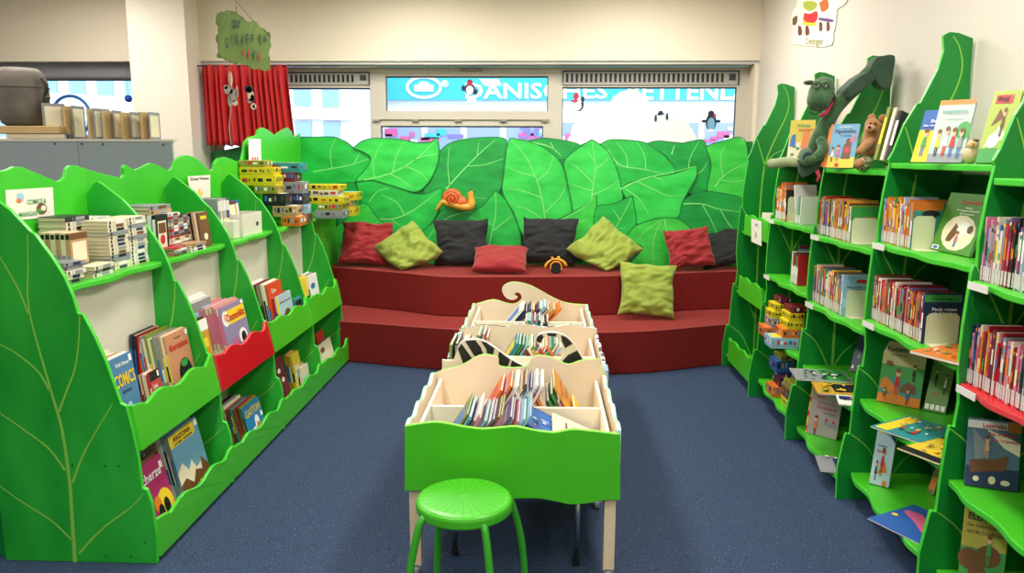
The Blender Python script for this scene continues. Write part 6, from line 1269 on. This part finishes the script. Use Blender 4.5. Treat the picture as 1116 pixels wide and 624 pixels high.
skin('shorts', td, [pt(946,176,yt-.02), pt(940,179,yt-.07), pt(937,180,yt-.10)], [(0,1),(1,2)], [.042, .034, .03], chk)
skin('paw', td, [pt(938,179,yt-.11), pt(935,177,yt-.15)], [(0,1)], [.024, .022], tb)
# little carved bird at the top of the horse bay
a = at(1058, 171, 'y', 2.90); a.x = min(a.x, 1.75); bd = empty('wooden_bird', (a.x, a.y, RLV[3][4]), 'small cream and brown wooden bird beside the school stories book', 'figurine')
q = MB(); q.ball((a.x, a.y, RLV[3][4]+.033), (.028, .026, .032), mat('bird_cream', '#c9b48c', .6), 12); q.ball((a.x, a.y-.005, RLV[3][4]+.068), (.02, .02, .02), mat('bird_cream', '#c9b48c'), 10); q.build('bird_body', bd, sm=True)
q = MB(); q.tube([(a.x-.01, a.y-.02, RLV[3][4]+.07), (a.x-.025, a.y-.04, RLV[3][4]+.062)], [.008, .001], mat('bird_beak', '#d08a2a', .5), 8); q.ball((a.x+.005, a.y-.012, RLV[3][4]+.084), (.012, .012, .006), mat('bird_brown', '#6b3f22', .6), 8); q.build('bird_beak', bd, sm=True)
q = MB(); q.ball((a.x-.011, a.y-.021, RLV[3][4]+.074), .0035, black, 6); q.build('bird_eye', bd)

# ------------------------------------------------------------------ light
def area(name, loc, sx, sy, power, col=(1, .95, .88), rot=(0, 0, 0)):
    l = bpy.data.lights.new(name, 'AREA'); l.shape = 'RECTANGLE'; l.size = sx; l.size_y = sy; l.energy = power; l.color = col
    o = bpy.data.objects.new(name, l); o.location = loc; o.rotation_euler = rot; C.objects.link(o); return o
for i, (x, y, p) in enumerate(((-1.0, -1.2, 40), (.9, -1.2, 40), (-1.0, .9, 24), (.9, .9, 24), (-1.0, 2.8, 38), (.8, 2.8, 34), (-1.05, 5.45, 50), (.75, 5.45, 48), (-3.6, 3.0, 40), (-3.6, 5.4, 34))):
    area('ceiling_and_fill_lamp', (x, y, 2.97), .35, 1.3, p)  # ceiling lamps; the pair behind the camera is added fill for front-facing surfaces
s = bpy.data.lights.new('sun', 'SUN'); s.energy = 1.6; s.angle = R(20); so = bpy.data.objects.new('sun', s); so.rotation_euler = (R(35), 0, R(25)); so.location = (0, 12, 9); C.objects.link(so)
sc = bpy.context.scene
sc.view_settings.view_transform = 'Standard'; sc.view_settings.look = 'None'; sc.view_settings.exposure = .1; sc.view_settings.gamma = 1; sc.view_settings.use_curve_mapping = False
sc.cycles.max_bounces = 8; sc.cycles.diffuse_bounces = 4; sc.cycles.glossy_bounces = 3; sc.cycles.transparent_max_bounces = 8; sc.cycles.caustics_reflective = False; sc.cycles.caustics_refractive = False
sc.cycles.use_denoising = True
sc.cycles.sample_clamp_indirect = 6

for o in bpy.data.objects:
    if 'label' in o and not (4 <= len(o['label'].split()) <= 16): print('LABEL', len(o['label'].split()), o.name, o['label'])
